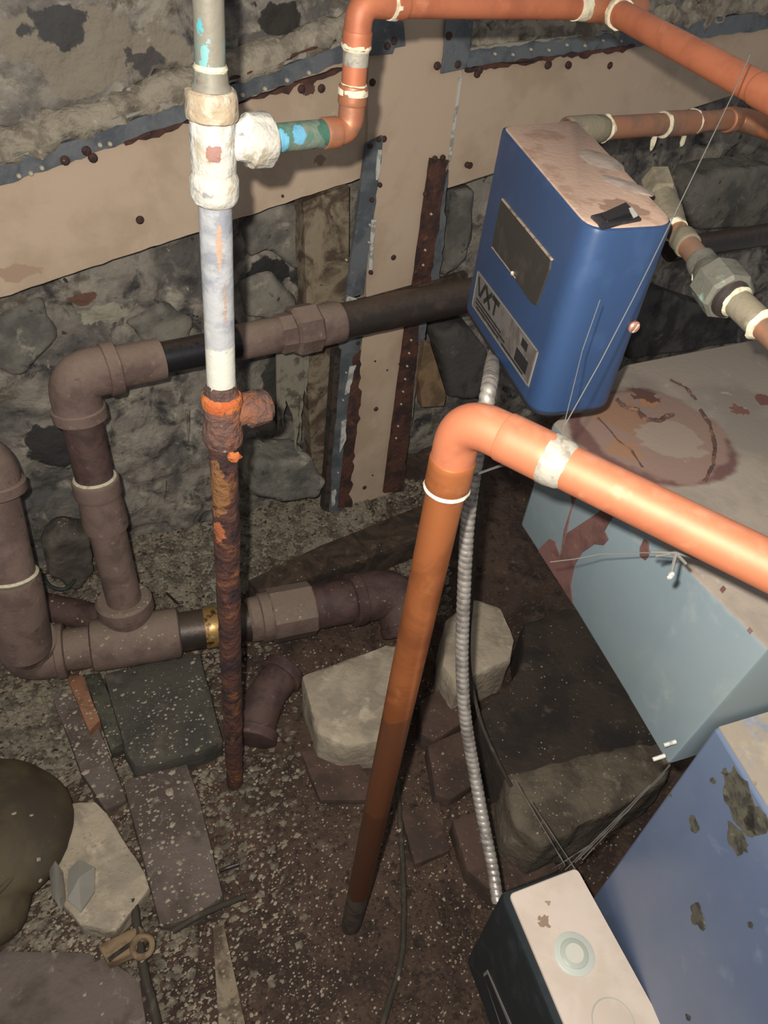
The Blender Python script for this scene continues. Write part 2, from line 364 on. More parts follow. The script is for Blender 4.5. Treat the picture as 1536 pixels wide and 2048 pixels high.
vs = thing('upright_metal_strip', 'grey and rusty steel angle down the left edge of the upright board', 'strip', W(665, 1020, .01))
def vstrip(root, tl, tr, bl, br, off, thick, m, n=34, amp=0.0016, seed=0, nm='steel'):
    Lf = [W(tl[0] + (bl[0] - tl[0]) * i / n, tl[1] + (bl[1] - tl[1]) * i / n, off) for i in range(n + 1)]
    Rt = [W(tr[0] + (br[0] - tr[0]) * i / n, tr[1] + (br[1] - tr[1]) * i / n, off) for i in range(n + 1)]
    Lf = [p + WD * amp * 0.5 * nz(p * 50 + Vector((seed, 1, 0))) for p in Lf]; Rt = [p + WD * amp * 2 * nz(p * 50 + Vector((seed, 5, 0))) for p in Rt]
    return obj(nm, prism(Lf + Rt[::-1], WN * -thick), m, root, False)
vstrip(vs, (733, 290), (768, 272), (692, 598), (728, 588), .010, .006, m_grey, 24)
vstrip(vs, (692, 600), (720, 600), (680, 700), (716, 700), .007, .006, m_grey, 8)
vstrip(vs, (679, 690), (722, 678), (654, 1022), (688, 1020), .012, .007, m_grey, 24)
vstrip(vs, (671, 700), (682, 700), (648, 1022), (656, 1022), .022, .018, m_edge, 12, nm='flange')
vstrip(vs, (708, 715), (724, 700), (676, 1016), (703, 1014), .014, .005, m_rust, 34, 0.004, nm='rust_crust')
for k, (a, b, c, d) in enumerate([((700, 735), (712, 730), (690, 790), (700, 785)), ((684, 845), (694, 840), (680, 905), (692, 880)), ((664, 985), (672, 980), (663, 1014), (668, 1010)), ((756, 300), (764, 300), (752, 360), (757, 360)), ((744, 440), (752, 440), (738, 540), (744, 540)), ((694, 592), (712, 598), (692, 612), (709, 610))]):
    vstrip(vs, a, b, c, d, .0145 if k < 3 else .012, .004, m_white, 8, 0.0015, k, 'paint_flake')
for x, y in [(741, 292), (758, 279), (760, 370), (744, 400), (742, 545), (716, 686)]: screw(vs, x, y, 0.0125, 0.0038)
for x, y in [(693, 520), (740, 450), (738, 485), (692, 745), (686, 800), (682, 880), (676, 945)]: screw(vs, x, y, 0.0125, 0.0018, m_dot, 'rivet')
vr = thing('upright_metal_strip', 'dark rusty steel angle down the right edge of the upright board', 'strip', W(790, 980, .01))
vstrip(vr, (862, 318), (897, 322), (826, 574), (858, 582), .010, .006, m_rust, 30, 0.002)
vstrip(vr, (876, 430), (899, 340), (842, 572), (880, 560), .0085, .006, m_grey, 16, 0.003)
vstrip(vr, (812, 652), (842, 648), (768, 986), (806, 984), .010, .006, m_rust, 30, 0.002)
vstrip(vr, (838, 650), (854, 646), (836, 684), (848, 688), .011, .006, m_grey, 6)
vstrip(vr, (830, 690), (846, 690), (800, 880), (816, 880), .008, .006, m_stone, 16, 0.003, nm='filler')
for x, y in [(870, 318), (852, 388), (886, 316), (833, 545)]: screw(vr, x, y, 0.0105, 0.0048)
for x, y in [(822, 680), (818, 706), (814, 732), (810, 758), (806, 783), (802, 808), (796, 852), (792, 876), (862, 428), (850, 500), (846, 530)]: screw(vr, x, y, 0.0105, 0.0022, m_dot, 'rivet')

m_wood = mat('weathered_wood', (134, 120, 98), [((78, 64, 50), 14, 0.42, 0.6, 2.0), ((136, 120, 98), 40, 0.56, 0.7), ((58, 48, 38), 60, 0.6, 0.7)], 0.85, bump=(60, 0.5, 0.003))
m_dwood = mat('dark_wood', (74, 58, 44), [((48, 38, 30), 20, 0.42, 0.6, 2.0), ((104, 82, 62), 50, 0.58, 0.7)], 0.85, bump=(60, 0.6, 0.003))
st = thing('wooden_stud', 'grey-brown weathered wooden stud standing left of the upright board', 'stud', W(650, 960, -.02))
obj('timber', prism([W(607, 405, -.012), W(700, 372, -.012), W(700, 600, -.012), W(668, 1000, -.012), W(628, 985, -.012), W(612, 700, -.012), W(614, 590, -.012)], WN * -0.035, 0.002, 1, 2, 0.001, 40), m_wood, st, False)
rail = thing('wooden_rail', 'dark wooden rail behind the pipe crossing the upright board', 'rail', W(780, 590, .012))
obj('timber', prism([W(690, 612, .013), W(935, 545, .013), W(935, 580, .013), W(690, 650, .013)], WN * -0.012, 0.001, 1), m_dwood, rail, False)
wd = thing('wooden_wedge', 'small triangular brown wood wedge right of the rusty steel angle', 'wedge', W(870, 800, .01))
obj('timber', prism([W(850, 682, .02), W(862, 690, .02), W(893, 790, .02), W(888, 812, .02), W(845, 815, .02), W(838, 760, .02)], WN * -0.02, 0.001, 1), mat('wedge_wood', (130, 104, 76), [((100, 80, 58), 30, 0.45, 0.6)], 0.8), wd, False)
rag = thing('torn_paper', 'torn grey paper strip hanging in points below the pipe union', 'paper', W(585, 800, .004))
def drip(cx, w, y0, y1, off=.01):
    n = 12; Lp = []; Rp = []
    for i in range(n + 1):
        t = i / n; ww = w * (1 - t ** 1.4) * 0.5 + 0.6; y = y0 + (y1 - y0) * t; j = 3 * nz((cx * .1, y * .05, 0))
        Lp.append(W(cx - ww + j, y, off)); Rp.append(W(cx + ww + j, y, off))
    return prism(Lp + Rp[::-1], WN * -0.0015)
m_pap = mat('dusty_paper', (128, 122, 106), [((84, 78, 66), 40, 0.5, 0.62)], 0.95)
obj('sheet', prism([W(552, 680, .009), W(620, 665, .009), W(612, 770, .009), W(604, 800, .009), W(590, 842, .009), W(572, 800, .009), W(556, 858, .009), W(553, 770, .009)], WN * -0.002), m_pap, rag, False)
for c, w_, a, b in [(592, 16, 790, 900), (601, 10, 760, 880), (558, 10, 700, 800), (612, 12, 700, 790), (376, 8, 820, 880), (328, 7, 960, 1000), (566, 9, 780, 855)]:
    if c > 500: obj('point', drip(c, w_, a, b), m_pap, rag, False)
for c, a, b in [(376, 820, 882), (328, 960, 1002)]:
    o = obj('hanging_thread', drip(c, 7, a, b, -.02), m_pap, None, False); o.name = 'hanging_fibre'
    tag(o, 'thin grey fibre hanging on the stone wall ' + ('left of the rusty tee' if c > 350 else 'right of the vertical iron pipe'), 'fibre')

# ================================================================== IRON PIPES
m_iron = mat('dusty_iron', (112, 92, 82), [((92, 74, 66), 20, 0.42, 0.6), ((134, 114, 100), 90, 0.58, 0.72), ((70, 54, 48), 60, 0.62, 0.72)], 0.85, bump=(220, 0.5, 0.0015), top=((128, 110, 96), 0.3, 1.0))
m_iron2 = mat('bare_dark_iron', (58, 50, 46), [((84, 66, 58), 30, 0.5, 0.66)], 0.45, 0.3, bump=(160, 0.3, 0.0015), top=((92, 78, 66), 0.5, 1.1))
m_iron3 = mat('purple_brown_iron', (86, 64, 58), [((66, 48, 44), 25, 0.42, 0.6), ((108, 84, 74), 70, 0.6, 0.7)], 0.7, bump=(160, 0.4, 0.0015))
m_black = mat('black_iron', (34, 33, 35), [((54, 50, 48), 40, 0.55, 0.7)], 0.4, 0.3, bump=(160, 0.2, 0.001), top=((84, 70, 60), 0.75, 1.2))
m_crust = mat('pale_sealant', (206, 198, 170), [((170, 160, 130), 90, 0.5, 0.65)], 0.8, bump=(200, 0.6, 0.002))

# upper line along the wall
A = W(142, 754, .085); B = W(560, 668, .085); Cc = W(1000, 578, .085); TEE = atz(262, 1262, 0.08)
up = thing('iron_pipe', 'upper brown iron pipe along the wall with an elbow at left and a hexagonal union', 'pipe', A)
dAB = (B - A).normalized(); dBC = (Cc - B).normalized(); dn = (TEE - A).normalized()
R1 = rpx(74, W(450, 690, .085))
obj('elbow', elbow([A + dn * 0.062, A, A + dAB * 0.062], R1 * 1.24, R1 * 1.36, 0.045, 30, 0.018, 0.0006), m_iron, up)
def on(a, d, x): # distance along a->d where screen x is reached
    best = 0
    for i in range(2000):
        p = a + d * (i * 0.0006)
        q = ROT.transposed() @ (p - CAM)
        if 768 + FPX * q.x / -q.z >= x: return p
    return p
obj('nipple', tube(A + dAB * 0.05, on(A, dAB, 322), R1 * 1.07, 28, 0.0004, 60, 0.01), m_iron, up)
obj('black_pipe', tube(on(A, dAB, 316), on(A, dAB, 480), R1 * 0.84, 28), m_black, up)
obj('coupling', collar(on(A, dAB, 474), on(A, dAB, 560), R1 * 0.98, 28, 0.0003, e=0.04), m_iron, up)
obj('union_collar', hexnut(on(A, dAB, 553), on(A, dAB, 592), R1 * 1.12, 8), m_iron, up, sharp=25)
obj('union_nut', hexnut(on(A, dAB, 582), on(B, dBC, 634), R1 * 1.42, 8, 0.1), m_iron, up, sharp=25)
obj('union_tail', collar(on(B, dBC, 630), on(B, dBC, 682), R1 * 1.18, 28, 0.0004), m_iron, up)
obj('dark_pipe', tube(on(B, dBC, 668), Cc + dBC * 0.15, R1 * 1.05, 28, 0.0006, 60, 0.012), m_iron2, up)
# leg down to the lower tee
dl_ = thing('iron_pipe', 'dark iron pipe dropping from the upper elbow to the lower tee', 'pipe', TEE + Vector((0, 0, .04)))
Pn = A + dn * 0.075
def onv(a, d, y):
    for i in range(3000):
        p = a + d * (i * 0.0004); q = ROT.transposed() @ (p - CAM)
        if 1024 - FPX * q.y / -q.z >= y: return p
    return p
obj('upper_nipple', tube(A + dn * 0.05, onv(A, dn, 985), R1 * 1.0, 28, 0.0004, 60, 0.01), m_iron3, dl_)
obj('union_ring', collar(onv(A, dn, 955), onv(A, dn, 990), R1 * 1.26, 28, 0.0004), m_iron, dl_)
obj('sealant_ring', lathe(onv(A, dn, 952), onv(A, dn, 957), [(0, R1 * 1.0), (0.5, R1 * 1.14), (1, R1 * 1.12)], 28), m_crust, dl_)
obj('union_body', lathe(onv(A, dn, 982), onv(A, dn, 1052), [(0, R1 * 1.12), (0.3, R1 * 1.16), (0.75, R1 * 1.24), (1, R1 * 1.22), (1, R1)], 28, 0.0004), m_iron, dl_)
obj('lower_pipe', tube(onv(A, dn, 1045), TEE + Z * 0.03, R1 * 1.02, 28, 0.0004, 60, 0.01), m_iron, dl_)

# lower line over the rubble
low = thing('iron_pipe', 'lower dusty brown iron pipe with a large tee lying over the rubble', 'pipe', TEE - Vector((0, 0, .05)))
E0 = atz(58, 1312, .08); P1 = atz(440, 1252, .08); P2 = atz(612, 1218, .08); P3 = atz(782, 1186, .08)
d01 = (P1 - E0).normalized(); RL = rpx(98, TEE)
obj('tee_body', collar(on(E0, d01, 182), on(E0, d01, 360), RL * 1.04, 32, 0.0005, e=0.05), m_iron, low)
up_d = (A - TEE).normalized()
obj('tee_branch', lathe(TEE, TEE + up_d * 0.075, [(0, RL * 0.9), (0.62, RL * 1.0), (0.66, RL * 1.10), (0.94, RL * 1.08), (1, RL * 0.98), (1, RL * .5)], 32, 0.0005), m_iron, low)
obj('nipple', tube(on(E0, d01, 95), on(E0, d01, 192), RL * 0.84, 28), m_iron, low)
obj('black_nipple', tube(on(E0, d01, 350), on(E0, d01, 500), RL * 0.82, 28), m_iron2, low)
obj('shiny_tape', lathe(on(E0, d01, 408), on(E0, d01, 440), [(0, RL * .83), (0.2, RL * .86), (0.8, RL * .86), (1, RL * .83)], 28, 0.001, 90), mat('brass_foil', (176, 140, 84), [((90, 66, 40), 60, 0.5, 0.6), ((220, 210, 190), 120, 0.62, 0.7)], 0.35, 0.5), low)
d12 = (P2 - P1).normalized(); d23 = (P3 - P2).normalized()
obj('union_collar', lathe(on(P1, d12, 495), on(P1, d12, 545), [(0, RL * .86), (.1, RL * .95), (.45, RL * .97), (.5, RL * 1.06), (1, RL * 1.08)], 30, 0.0005), m_iron, low)
obj('coupling', collar(on(P1, d12, 538), on(P1, d12, 625), RL * 1.18, 10, 0.0006, e=0.05), m_iron, low, sharp=20)
obj('right_pipe', tube(on(P1, d12, 615), on(P2, d23, 705), RL * 0.98, 28, 0.0005, 60, 0.01), m_iron3, low)
Q0 = on(P2, d23, 700); Q1 = atz(790, 1182, .075); Q2 = atz(815, 1240, .02)
obj('elbow', elbow([Q0, Q1, Q1 + Vector((0.035, -0.05, -0.05))], RL * 1.12, RL * 1.2, 0.05, 30, 0.02, 0.0006), m_iron3, low)
obj('elbow_left', elbow([E0 + d01 * 0.055, E0, E0 + (atd(30, 1180, 1.12) - E0).normalized() * 0.05], RL * 1.0, RL * 1.1, 0.045, 30, 0.014, 0.0005), m_iron, low)
# left vertical pipe
lv = thing('iron_pipe', 'thick grey-brown iron pipe rising at the left edge of the picture', 'pipe', E0 + Vector((0, 0, .02)))
T0 = E0 + Z * 0.03; T1 = atd(22, 1150, 1.10); T2 = atd(-16, 985, 1.045); dT = (T2 - T1).normalized()
obj('socket', lathe(atd(50, 1300, 1.19), T1, [(0, RL * .80), (0.02, RL * .92), (.12, RL * .96), (.7, RL * .96), (.95, RL * .93), (1, RL * .85)], 32, 0.0005), m_iron, lv)
obj('thread', tube(E0 + Z * 0.0, atd(50, 1290, 1.18), RL * 0.72, 28), m_iron3, lv)
obj('sealant_ring', lathe(T1 - dT * 0.002, T1 + dT * 0.003, [(0, RL * .85), (.5, RL * .9), (1, RL * .82)], 30), m_crust, lv)
obj('pipe', tube(T1, T2, RL * .80, 28, 0.0004, 60, 0.01), m_iron, lv)
obj('elbow', elbow([T2 - dT * 0.0, T2 + dT * 0.042, T2 + dT * 0.042 + Vector((-.09, .02, 0))], RL * .95, RL * 1.08, 0.045, 30, 0.016, 0.0005), m_iron, lv)
bp_ = thing('iron_pipe', 'short brown iron pipe lying behind the left vertical pipe and the tee', 'pipe', atz(140, 1225, .06))
obj('pipe', tube(atz(40, 1205, .05), atz(205, 1240, .05), rpx(60, atz(130, 1225, .05)), 24, 0.0005, 60, 0.01), m_iron3, bp_)
# elbow fitting lying in the dirt
le = thing('pipe_elbow', 'loose rusty brown elbow fitting half buried behind the rusty standpipe', 'pipe fitting', atz(540, 1400, .02))
obj('body', elbow([atz(505, 1480, .03), atz(525, 1400, .045), atz(570, 1340, .05)], rpx(78, atz(540, 1400, .04)), rpx(92, atz(540, 1400, .04)), 0.05, 26, 0.018, 0.001), m_iron3, le)

# ================================================================== WHITE / RUSTY RISER
RB = atz(470, 1568, 0.0)
def rz(z): return RB + Z * z
WR = 0.0133
m_galv = mat('limed_galvanised_steel', (168, 168, 168), [((136, 138, 144), 28, 0.5, 0.62), ((190, 186, 174), 30, 0.56, 0.66), ((190, 156, 128), 55, 0.66, 0.74)], 0.55, 0.0, bump=(120, 0.5, 0.002),
              spots=[(rz(.83) + Vector((.01, -.012, 0)), 0.003, (170, 140, 120), 1.0, 9), (rz(.88) + Vector((.006, -.013, 0)), 0.003, (176, 146, 124), 1.0, 7), (rz(.755), 0.025, (204, 202, 188), 0.7, 1.5)])
m_limed = mat('lime_crusted_brass', (188, 184, 172), [((168, 158, 136), 40, 0.52, 0.62), ((208, 206, 200), 26, 0.5, 0.6), ((136, 132, 134), 50, 0.56, 0.64), ((150, 116, 104), 50, 0.66, 0.72)], 0.75, bump=(110, 0.8, 0.004),
              spots=[(rz(.953) + Vector((.006, -.018, 0)), 0.007, (150, 112, 100), 0.7)])
m_limed2 = mat('limescale_ring', (168, 150, 124), [((188, 180, 158), 50, 0.5, 0.62), ((170, 140, 106), 60, 0.6, 0.7)], 0.8, bump=(110, 0.8, 0.004))
m_patina = mat('greened_copper', (128, 122, 108), [((112, 138, 128), 26, 0.48, 0.6), ((152, 146, 132), 50, 0.58, 0.7), ((98, 84, 74), 36, 0.62, 0.7)], 0.6, 0.1, bump=(110, 0.4, 0.002),
               spots=[(atd(392, 55, .517), 0.006, (84, 166, 172), 0.6, 1.6), (atd(390, 105, .522), 0.006, (86, 156, 160), 0.6, 1.6), (atd(402, 118, .525), 0.010, (120, 172, 168), 0.8, 1.6)])
m_orust = mat('orange_rust', (184, 106, 56), [((180, 88, 44), 50, 0.45, 0.6), ((120, 72, 50), 90, 0.6, 0.7)], 0.9, bump=(150, 0.8, 0.004))
m_crust2 = mat('scaly_rust', (104, 76, 66), [((132, 84, 60), 30, 0.45, 0.6), ((76, 58, 54), 45, 0.5, 0.62), ((150, 130, 118), 80, 0.62, 0.7), ((196, 108, 44), 26, 0.66, 0.72)], 0.85, bump=(130, 1.0, 0.006),
               spots=[(rz(.66) + Vector((.020, -.012, 0)), 0.009, (190, 118, 48), 0.6)])
m_drust = mat('flaking_dark_rust', (82, 50, 40), [((120, 76, 46), 22, 0.5, 0.62, 1.0), ((52, 34, 34), 30, 0.48, 0.6), ((178, 92, 46), 45, 0.64, 0.70)], 0.85, bump=(120, 1.0, 0.006),
              spots=[(rz(.56) + Vector((-.006, -.014, 0)), 0.008, (160, 92, 54), 1.1, 2.0), (rz(.62) + Vector((-.006, -.014, 0)), 0.014, (128, 88, 52), 1.0, 2.4)])
ris = thing('standpipe', 'tall upright pipe, white with limescale above and flaking rust below', 'pipe', RB)
obj('copper_end', tube(rz(.99), rz(1.16), 0.0108, 26, 0.0002, 60, 0.01), m_patina, ris)
obj('solder_ring', lathe(rz(1.004), rz(1.009), [(0, .0114), (.5, .0124), (1, .0112)], 26), m_crust, ris)
obj('adapter', lathe(rz(.984), rz(1.006), [(0, .0135), (.25, .0148), (.5, .0142), (.6, .0125), (1, .0117)], 26, 0.0006, 80), m_patina, ris)
obj('top_collar', collar(rz(.972), rz(.993), .0192, 30, 0.0010, 90, e=.2), m_limed2, ris)
obj('tee_body', lathe(rz(.925), rz(.976), [(0, .0166), (.1, .017), (.5, .0172), (.9, .0168), (1, .016)], 32, 0.0007, 80), m_limed, ris)
obj('lower_collar', lathe(rz(.911), rz(.936), [(0, .0150), (.12, .0182), (.3, .0192), (.8, .0190), (1, .0166)], 32, 0.0009, 80), m_limed, ris)
BR0 = rz(.955); BR1 = atz(700, 262, BR0.z); db = (BR1 - BR0).normalized()
obj('tee_branch', lathe(BR0, BR0 + db * .048, [(0, .013), (.4, .0135), (.56, .0165), (.60, .0198), (.94, .0202), (1, .0180), (1, .01)], 30, 0.0016, 80), m_limed, ris)
obj('white_pipe', tube(rz(.735), rz(.915), WR, 28, 0.0002, 60, 0.01), m_galv, ris)
obj('rust_ring', lathe(rz(.720), rz(.734), [(0, .0190), (.35, .0196), (.7, .0188), (1, .0140)], 30, 0.0008, 120), m_orust, ris)
obj('rust_lip', lathe(rz(.730), rz(.744), [(0, .0160), (.3, .0156), (.7, .0146), (1, .0134)], 30, 0.0022, 160), m_crust2, ris)
obj('rusty_tee', lathe(rz(.672), rz(.726), [(0, .0152), (.06, .0182), (.22, .0196), (.4, .0184), (.7, .0180), (.95, .0192), (1, .0185)], 32, 0.0016, 100), m_crust2, ris)
obj('plug', lathe(rz(.704), rz(.704) + db * .050, [(0, .014), (.45, .0145), (.55, .0180), (.9, .0180), (1, .0140)], 18, 0.0026, 110), m_crust2, ris)
obj('rust_flake', blob(rz(.668) + Vector((.013, -.012, 0)), (.007, .004, .006), 2, .5, 2.5), m_orust, ris)
obj('rusty_pipe', tube(rz(-.02), rz(.68), WR * .93, 28, 0.0013, 90, 0.006, WR * 1.12), m_drust, ris)

# ================================================================== COPPER BRANCH AND UPPER LINE
m_cu = mat('copper', (174, 104, 72), [((158, 92, 64), 18, 0.45, 0.62), ((184, 118, 86), 40, 0.58, 0.7)], 0.58, 0.25, bump=(160, 0.12, 0.001), top=((178, 130, 104), 0.9, 1.3))
m_cut = mat('tarnished_copper', (170, 112, 82), [((134, 108, 92), 16, 0.45, 0.6), ((190, 120, 82), 26, 0.55, 0.7), ((112, 100, 88), 50, 0.62, 0.7)], 0.5, 0.45, bump=(160, 0.2, 0.001))
m_sold = mat('grey_solder', (156, 150, 136), [((126, 118, 106), 80, 0.5, 0.62), ((196, 190, 174), 60, 0.6, 0.7)], 0.55, 0.2, bump=(180, 0.4, 0.002))
bU = atz(700, 250, BR0.z)
cb = thing('copper_branch', 'copper pipe from the white tee bending up and along the top of the picture', 'pipe', BR0 + db * .045)
RC = rpx(48, BR1)
m_verd = mat('green_crusted_copper', (104, 112, 96), [((70, 104, 88), 60, 0.48, 0.6), ((130, 96, 76), 50, 0.6, 0.7)], 0.75, bump=(130, 0.6, 0.003),
             spots=[(BR0 + db * .062 + Vector((0, -.012, .0)), .0065, (98, 160, 184), 0.5, 1.4), (BR0 + db * .078 + Vector((0, -.012, .004)), .0060, (92, 150, 176), 0.5, 1.4), (BR0 + db * .053 + Vector((0, -.012, .004)), .006, (66, 56, 52), 0.5, 1.6), (BR0 + db * .110 + Vector((0, -.012, .006)), .013, (54, 92, 76), 0.6)])
TOPZ = BR1 + Z * .155
cT = atz(702, 12, 1.042); hz = cT.z
V1 = Vector((BR1.x, BR1.y, BR1.z))
HT = Vector((BR1.x, BR1.y, hz + .004))
H1 = atz(1190, 14, HT.z); dh = (H1 - HT).normalized()
obj('green_nipple', tube(BR0 + db * .044, BR1 - db * .018, RC * 1.08, 26, 0.0004, 80, 0.006), m_verd, cb)
obj('lower_elbow', elbow([BR1 - db * .026, BR1, BR1 + Z * .034], RC * 1.08, RC * 1.2, .026, 26, .014, .0004), m_cut, cb)
obj('upright', tube(BR1 + Z * .025, HT - Z * .02, RC, 26), m_cu, cb)
obj('solder_ring', lathe(BR1 + Z * .028, BR1 + Z * .036, [(0, RC * 1.22), (.5, RC * 1.24), (1, RC * 1.05)], 26, .0008, 150), m_crust, cb)
obj('solder_band', lathe(HT - Z * .042, HT - Z * .030, [(0, RC * 1.02), (.5, RC * 1.05), (1, RC * 1.04)], 26, .0003, 150), m_sold, cb)
obj('solder_ring', lathe(HT - Z * .032, HT - Z * .027, [(0, RC * 1.06), (.5, RC * 1.2), (1, RC * 1.16)], 26, .0006, 150), m_crust, cb)
obj('upper_elbow', elbow([HT - Z * .030, HT, HT + dh * .04], RC * 1.08, RC * 1.16, .026, 26, .012), m_cu, cb)
obj('solder_band', tube(HT + dh * .036, on(HT, dh, 780), RC * 1.12, 26, .0003, 100, .004), m_sold, cb)
obj('solder_ring', tube(on(HT, dh, 778), on(HT, dh, 790), RC * 1.16, 26, .0006, 150, .003), m_crust, cb)
obj('level_run', tube(on(HT, dh, 780), on(HT, dh, 1165), RC * 1.02, 26), m_cu, cb)
obj('solder_ring', tube(on(HT, dh, 1150), on(HT, dh, 1172), RC * 1.14, 26, .0008, 150, .003), m_crust, cb)
obj('tee_body', collar(on(HT, dh, 1168), on(HT, dh, 1280), RC * 1.22, 26, .0002), m_cut, cb)
D0 = on(HT, dh, 1215); D1 = atz(1600, 222, HT.z - .012); dd = (D1 - D0).normalized()
cdg = thing('copper_pipe', 'copper pipe running diagonally down the top right corner', 'pipe', D0 + dd * .03)
obj('socket', collar(D0, D0 + dd * .022, RC * 1.24, 26), m_cut, cdg)
obj('solder_ring', tube(D0 + dd * .018, D0 + dd * .024, RC * 1.3, 26, .001, 150, .002), m_crust, cdg)
obj('pipe', tube(D0 + dd * .02, D1 + dd * .25, RC * 1.08, 28), m_cu, cdg)
obj('coupling', collar(onv_ if False else D0.lerp(D1, .82), D0.lerp(D1, .95), RC * 1.17, 28), m_cu, cdg)

# ================================================================== FOREGROUND COPPER PIPE
CB = atz(703, 1850, 0.0)
ctop = .868
E = CB + Z * ctop
G1 = atz(1600, 1162, ctop - .003); dg = (G1 - E).normalized(); RG = .0141
fc = thing('copper_pipe', 'large copper pipe rising from the floor and elbowing across the foreground to the right', 'pipe', CB)
m_cufg = mat('brown_copper', (186, 112, 66), [((156, 92, 54), 9, 0.42, 0.62, 1.5), ((196, 126, 76), 26, 0.58, 0.7), ((128, 84, 56), 60, 0.66, 0.74)], 0.40, 0.65, bump=(140, 0.12, 0.001),
             spots=[(CB + Z * .42, .06, (128, 80, 54), 1.0, 2), (CB + Z * .16, .10, (108, 70, 50), .9, 2)])  # lower upright painted darker, standing in for weaker flash light with distance
obj('upright', tube(CB + Z * .115, E - Z * .03, RG, 36, step=.05), m_cufg, fc)
obj('floor_sleeve', lathe(CB - Z * .02, CB + Z * .118, [(0, RG * .92), (.06, RG * .98), (.9, RG * .98), (1, RG * .9)], 30, .0008, 90), mat('dark_dirty_copper', (76, 64, 54), [((50, 44, 40), 50, 0.45, 0.6), ((150, 130, 110), 90, .66, .72)], 0.7, 0.1), fc)  # foot in a much darker brown with pale flecks
obj('elbow', sweep([E - Z * .056] + smoothpath([E - Z * .050, E, E + dg * .05], .030, 12) + [E + dg * .056], RG * 1.10, 36), m_cu, fc)
obj('socket', collar(E - Z * .060, E - Z * .034, RG * 1.15, 36, e=.06), m_cufg, fc)
obj('socket', collar(E + dg * .030, E + dg * .066, RG * 1.16, 36, e=.06), m_cu, fc)
obj('solder_ring', lathe(E - Z * .064, E - Z * .059, [(0, RG * 1.04), (.5, RG * 1.20), (1, RG * 1.14)], 36, .0005, 150), m_crust, fc)
obj('solder_band', lathe(E + dg * .062, E + dg * .078, [(0, RG * 1.17), (.3, RG * 1.19), (.8, RG * 1.12), (1, RG * 1.0)], 36, .0006, 110), m_sold, fc)
obj('level_run', tube(E + dg * .06, G1 + dg * .2, RG * 1.02, 40), m_cu, fc)

# ================================================================== BLUE CONTROL BOX
m_blue = mat('blue_plastic', (46, 68, 102), [((52, 75, 110), 30, 0.5, 0.7), ((76, 94, 126), 130, 0.70, 0.78)], 0.38, 0.0, bump=(300, 0.06, 0.0005), spec=0.45)
m_bdust = mat('dusty_top', (190, 160, 138), [((168, 136, 114), 30, 0.5, 0.64), ((206, 180, 160), 70, 0.6, 0.7)], 0.85, bump=(200, 0.4, 0.001),
              spots=[(atz(1250, 420, .95), .018, (148, 118, 98), .8)])
zt = .95
qa, qb, qc, qe = atz(1001, 252, zt), atz(1152, 240, zt), atz(1180, 463, zt), atz(1358, 454, zt)
ba, bc, be = Vector((qa.x, qa.y, .763)), Vector((qc.x, qc.y, .788)), Vector((qe.x, qe.y, .786)); bb = Vector((qb.x, qb.y, .766))
cen_b = (qa + qb + qc + qe) / 4
bx = thing('control_box', 'blue rounded control box with dusty top and black window, hung above the copper elbow', 'control box', Vector((cen_b.x, cen_b.y, .78)))
def roundring(pts, rad, n=6):
    out = []; m = len(pts)
    for i in range(m):
        p, a, c = pts[i], pts[i - 1], pts[(i + 1) % m]; k = rad[i] if isinstance(rad, (list, tuple)) else rad
        s = p + (a - p).normalized() * k; e_ = p + (c - p).normalized() * k
        for j in range(n + 1):
            t = j / n; out.append(s * (1 - t) ** 2 + p * 2 * t * (1 - t) + e_ * t * t)
    return out
def scale_ring(r, k, dz):
    c = sum(r, Vector((0, 0, 0))) / len(r); return [c + (p - c) * k + Z * dz for p in r]
ring_t = roundring([qa, qc, qe, qb], [.010, .024, .020, .012]); ring_b = roundring([ba, bc, be, bb], [.010, .024, .020, .012])
def loft(rings, cap0=True, cap1=True):
    V, Fc = [], []; n = len(rings[0])
    for r in rings: V += [Vector(p) for p in r]
    for i in range(len(rings) - 1):
        for k in range(n): a = i * n + k; b = i * n + (k + 1) % n; Fc.append((a, b, b + n, a + n))
    if cap0: Fc.append(tuple(range(n))[::-1])
    if cap1: Fc.append(tuple(range((len(rings) - 1) * n, len(rings) * n)))
    return V, Fc
def inset(r, d, dz=0.0):
    c = sum(r, Vector((0, 0, 0))) / len(r); return [p + (c - p).normalized() * d + Z * dz for p in r]
obj('cover', loft([inset(ring_b, .004), inset(ring_b, .001, .002), [p + Z * .005 for p in ring_b], [p - Z * .004 for p in ring_t], inset(ring_t, .0008, -.001), inset(ring_t, .003), inset(ring_t, .005, -.0005), inset(ring_t, .0065, -.003)]), m_blue, bx)
tr = inset(roundring([qa, qc, qe, qb], [.010, .022, .018, .012]), .0045)
obj('top_plate', loft([[p - Z * .004 for p in tr], [p + Z * .0003 for p in tr], inset(tr, .0015, .0010)]), m_bdust, bx)
def on_top(u, v, dz=0.0): return (qa * (1 - u) + qc * u) * (1 - v) + (qb * (1 - u) + qe * u) * v + Z * dz
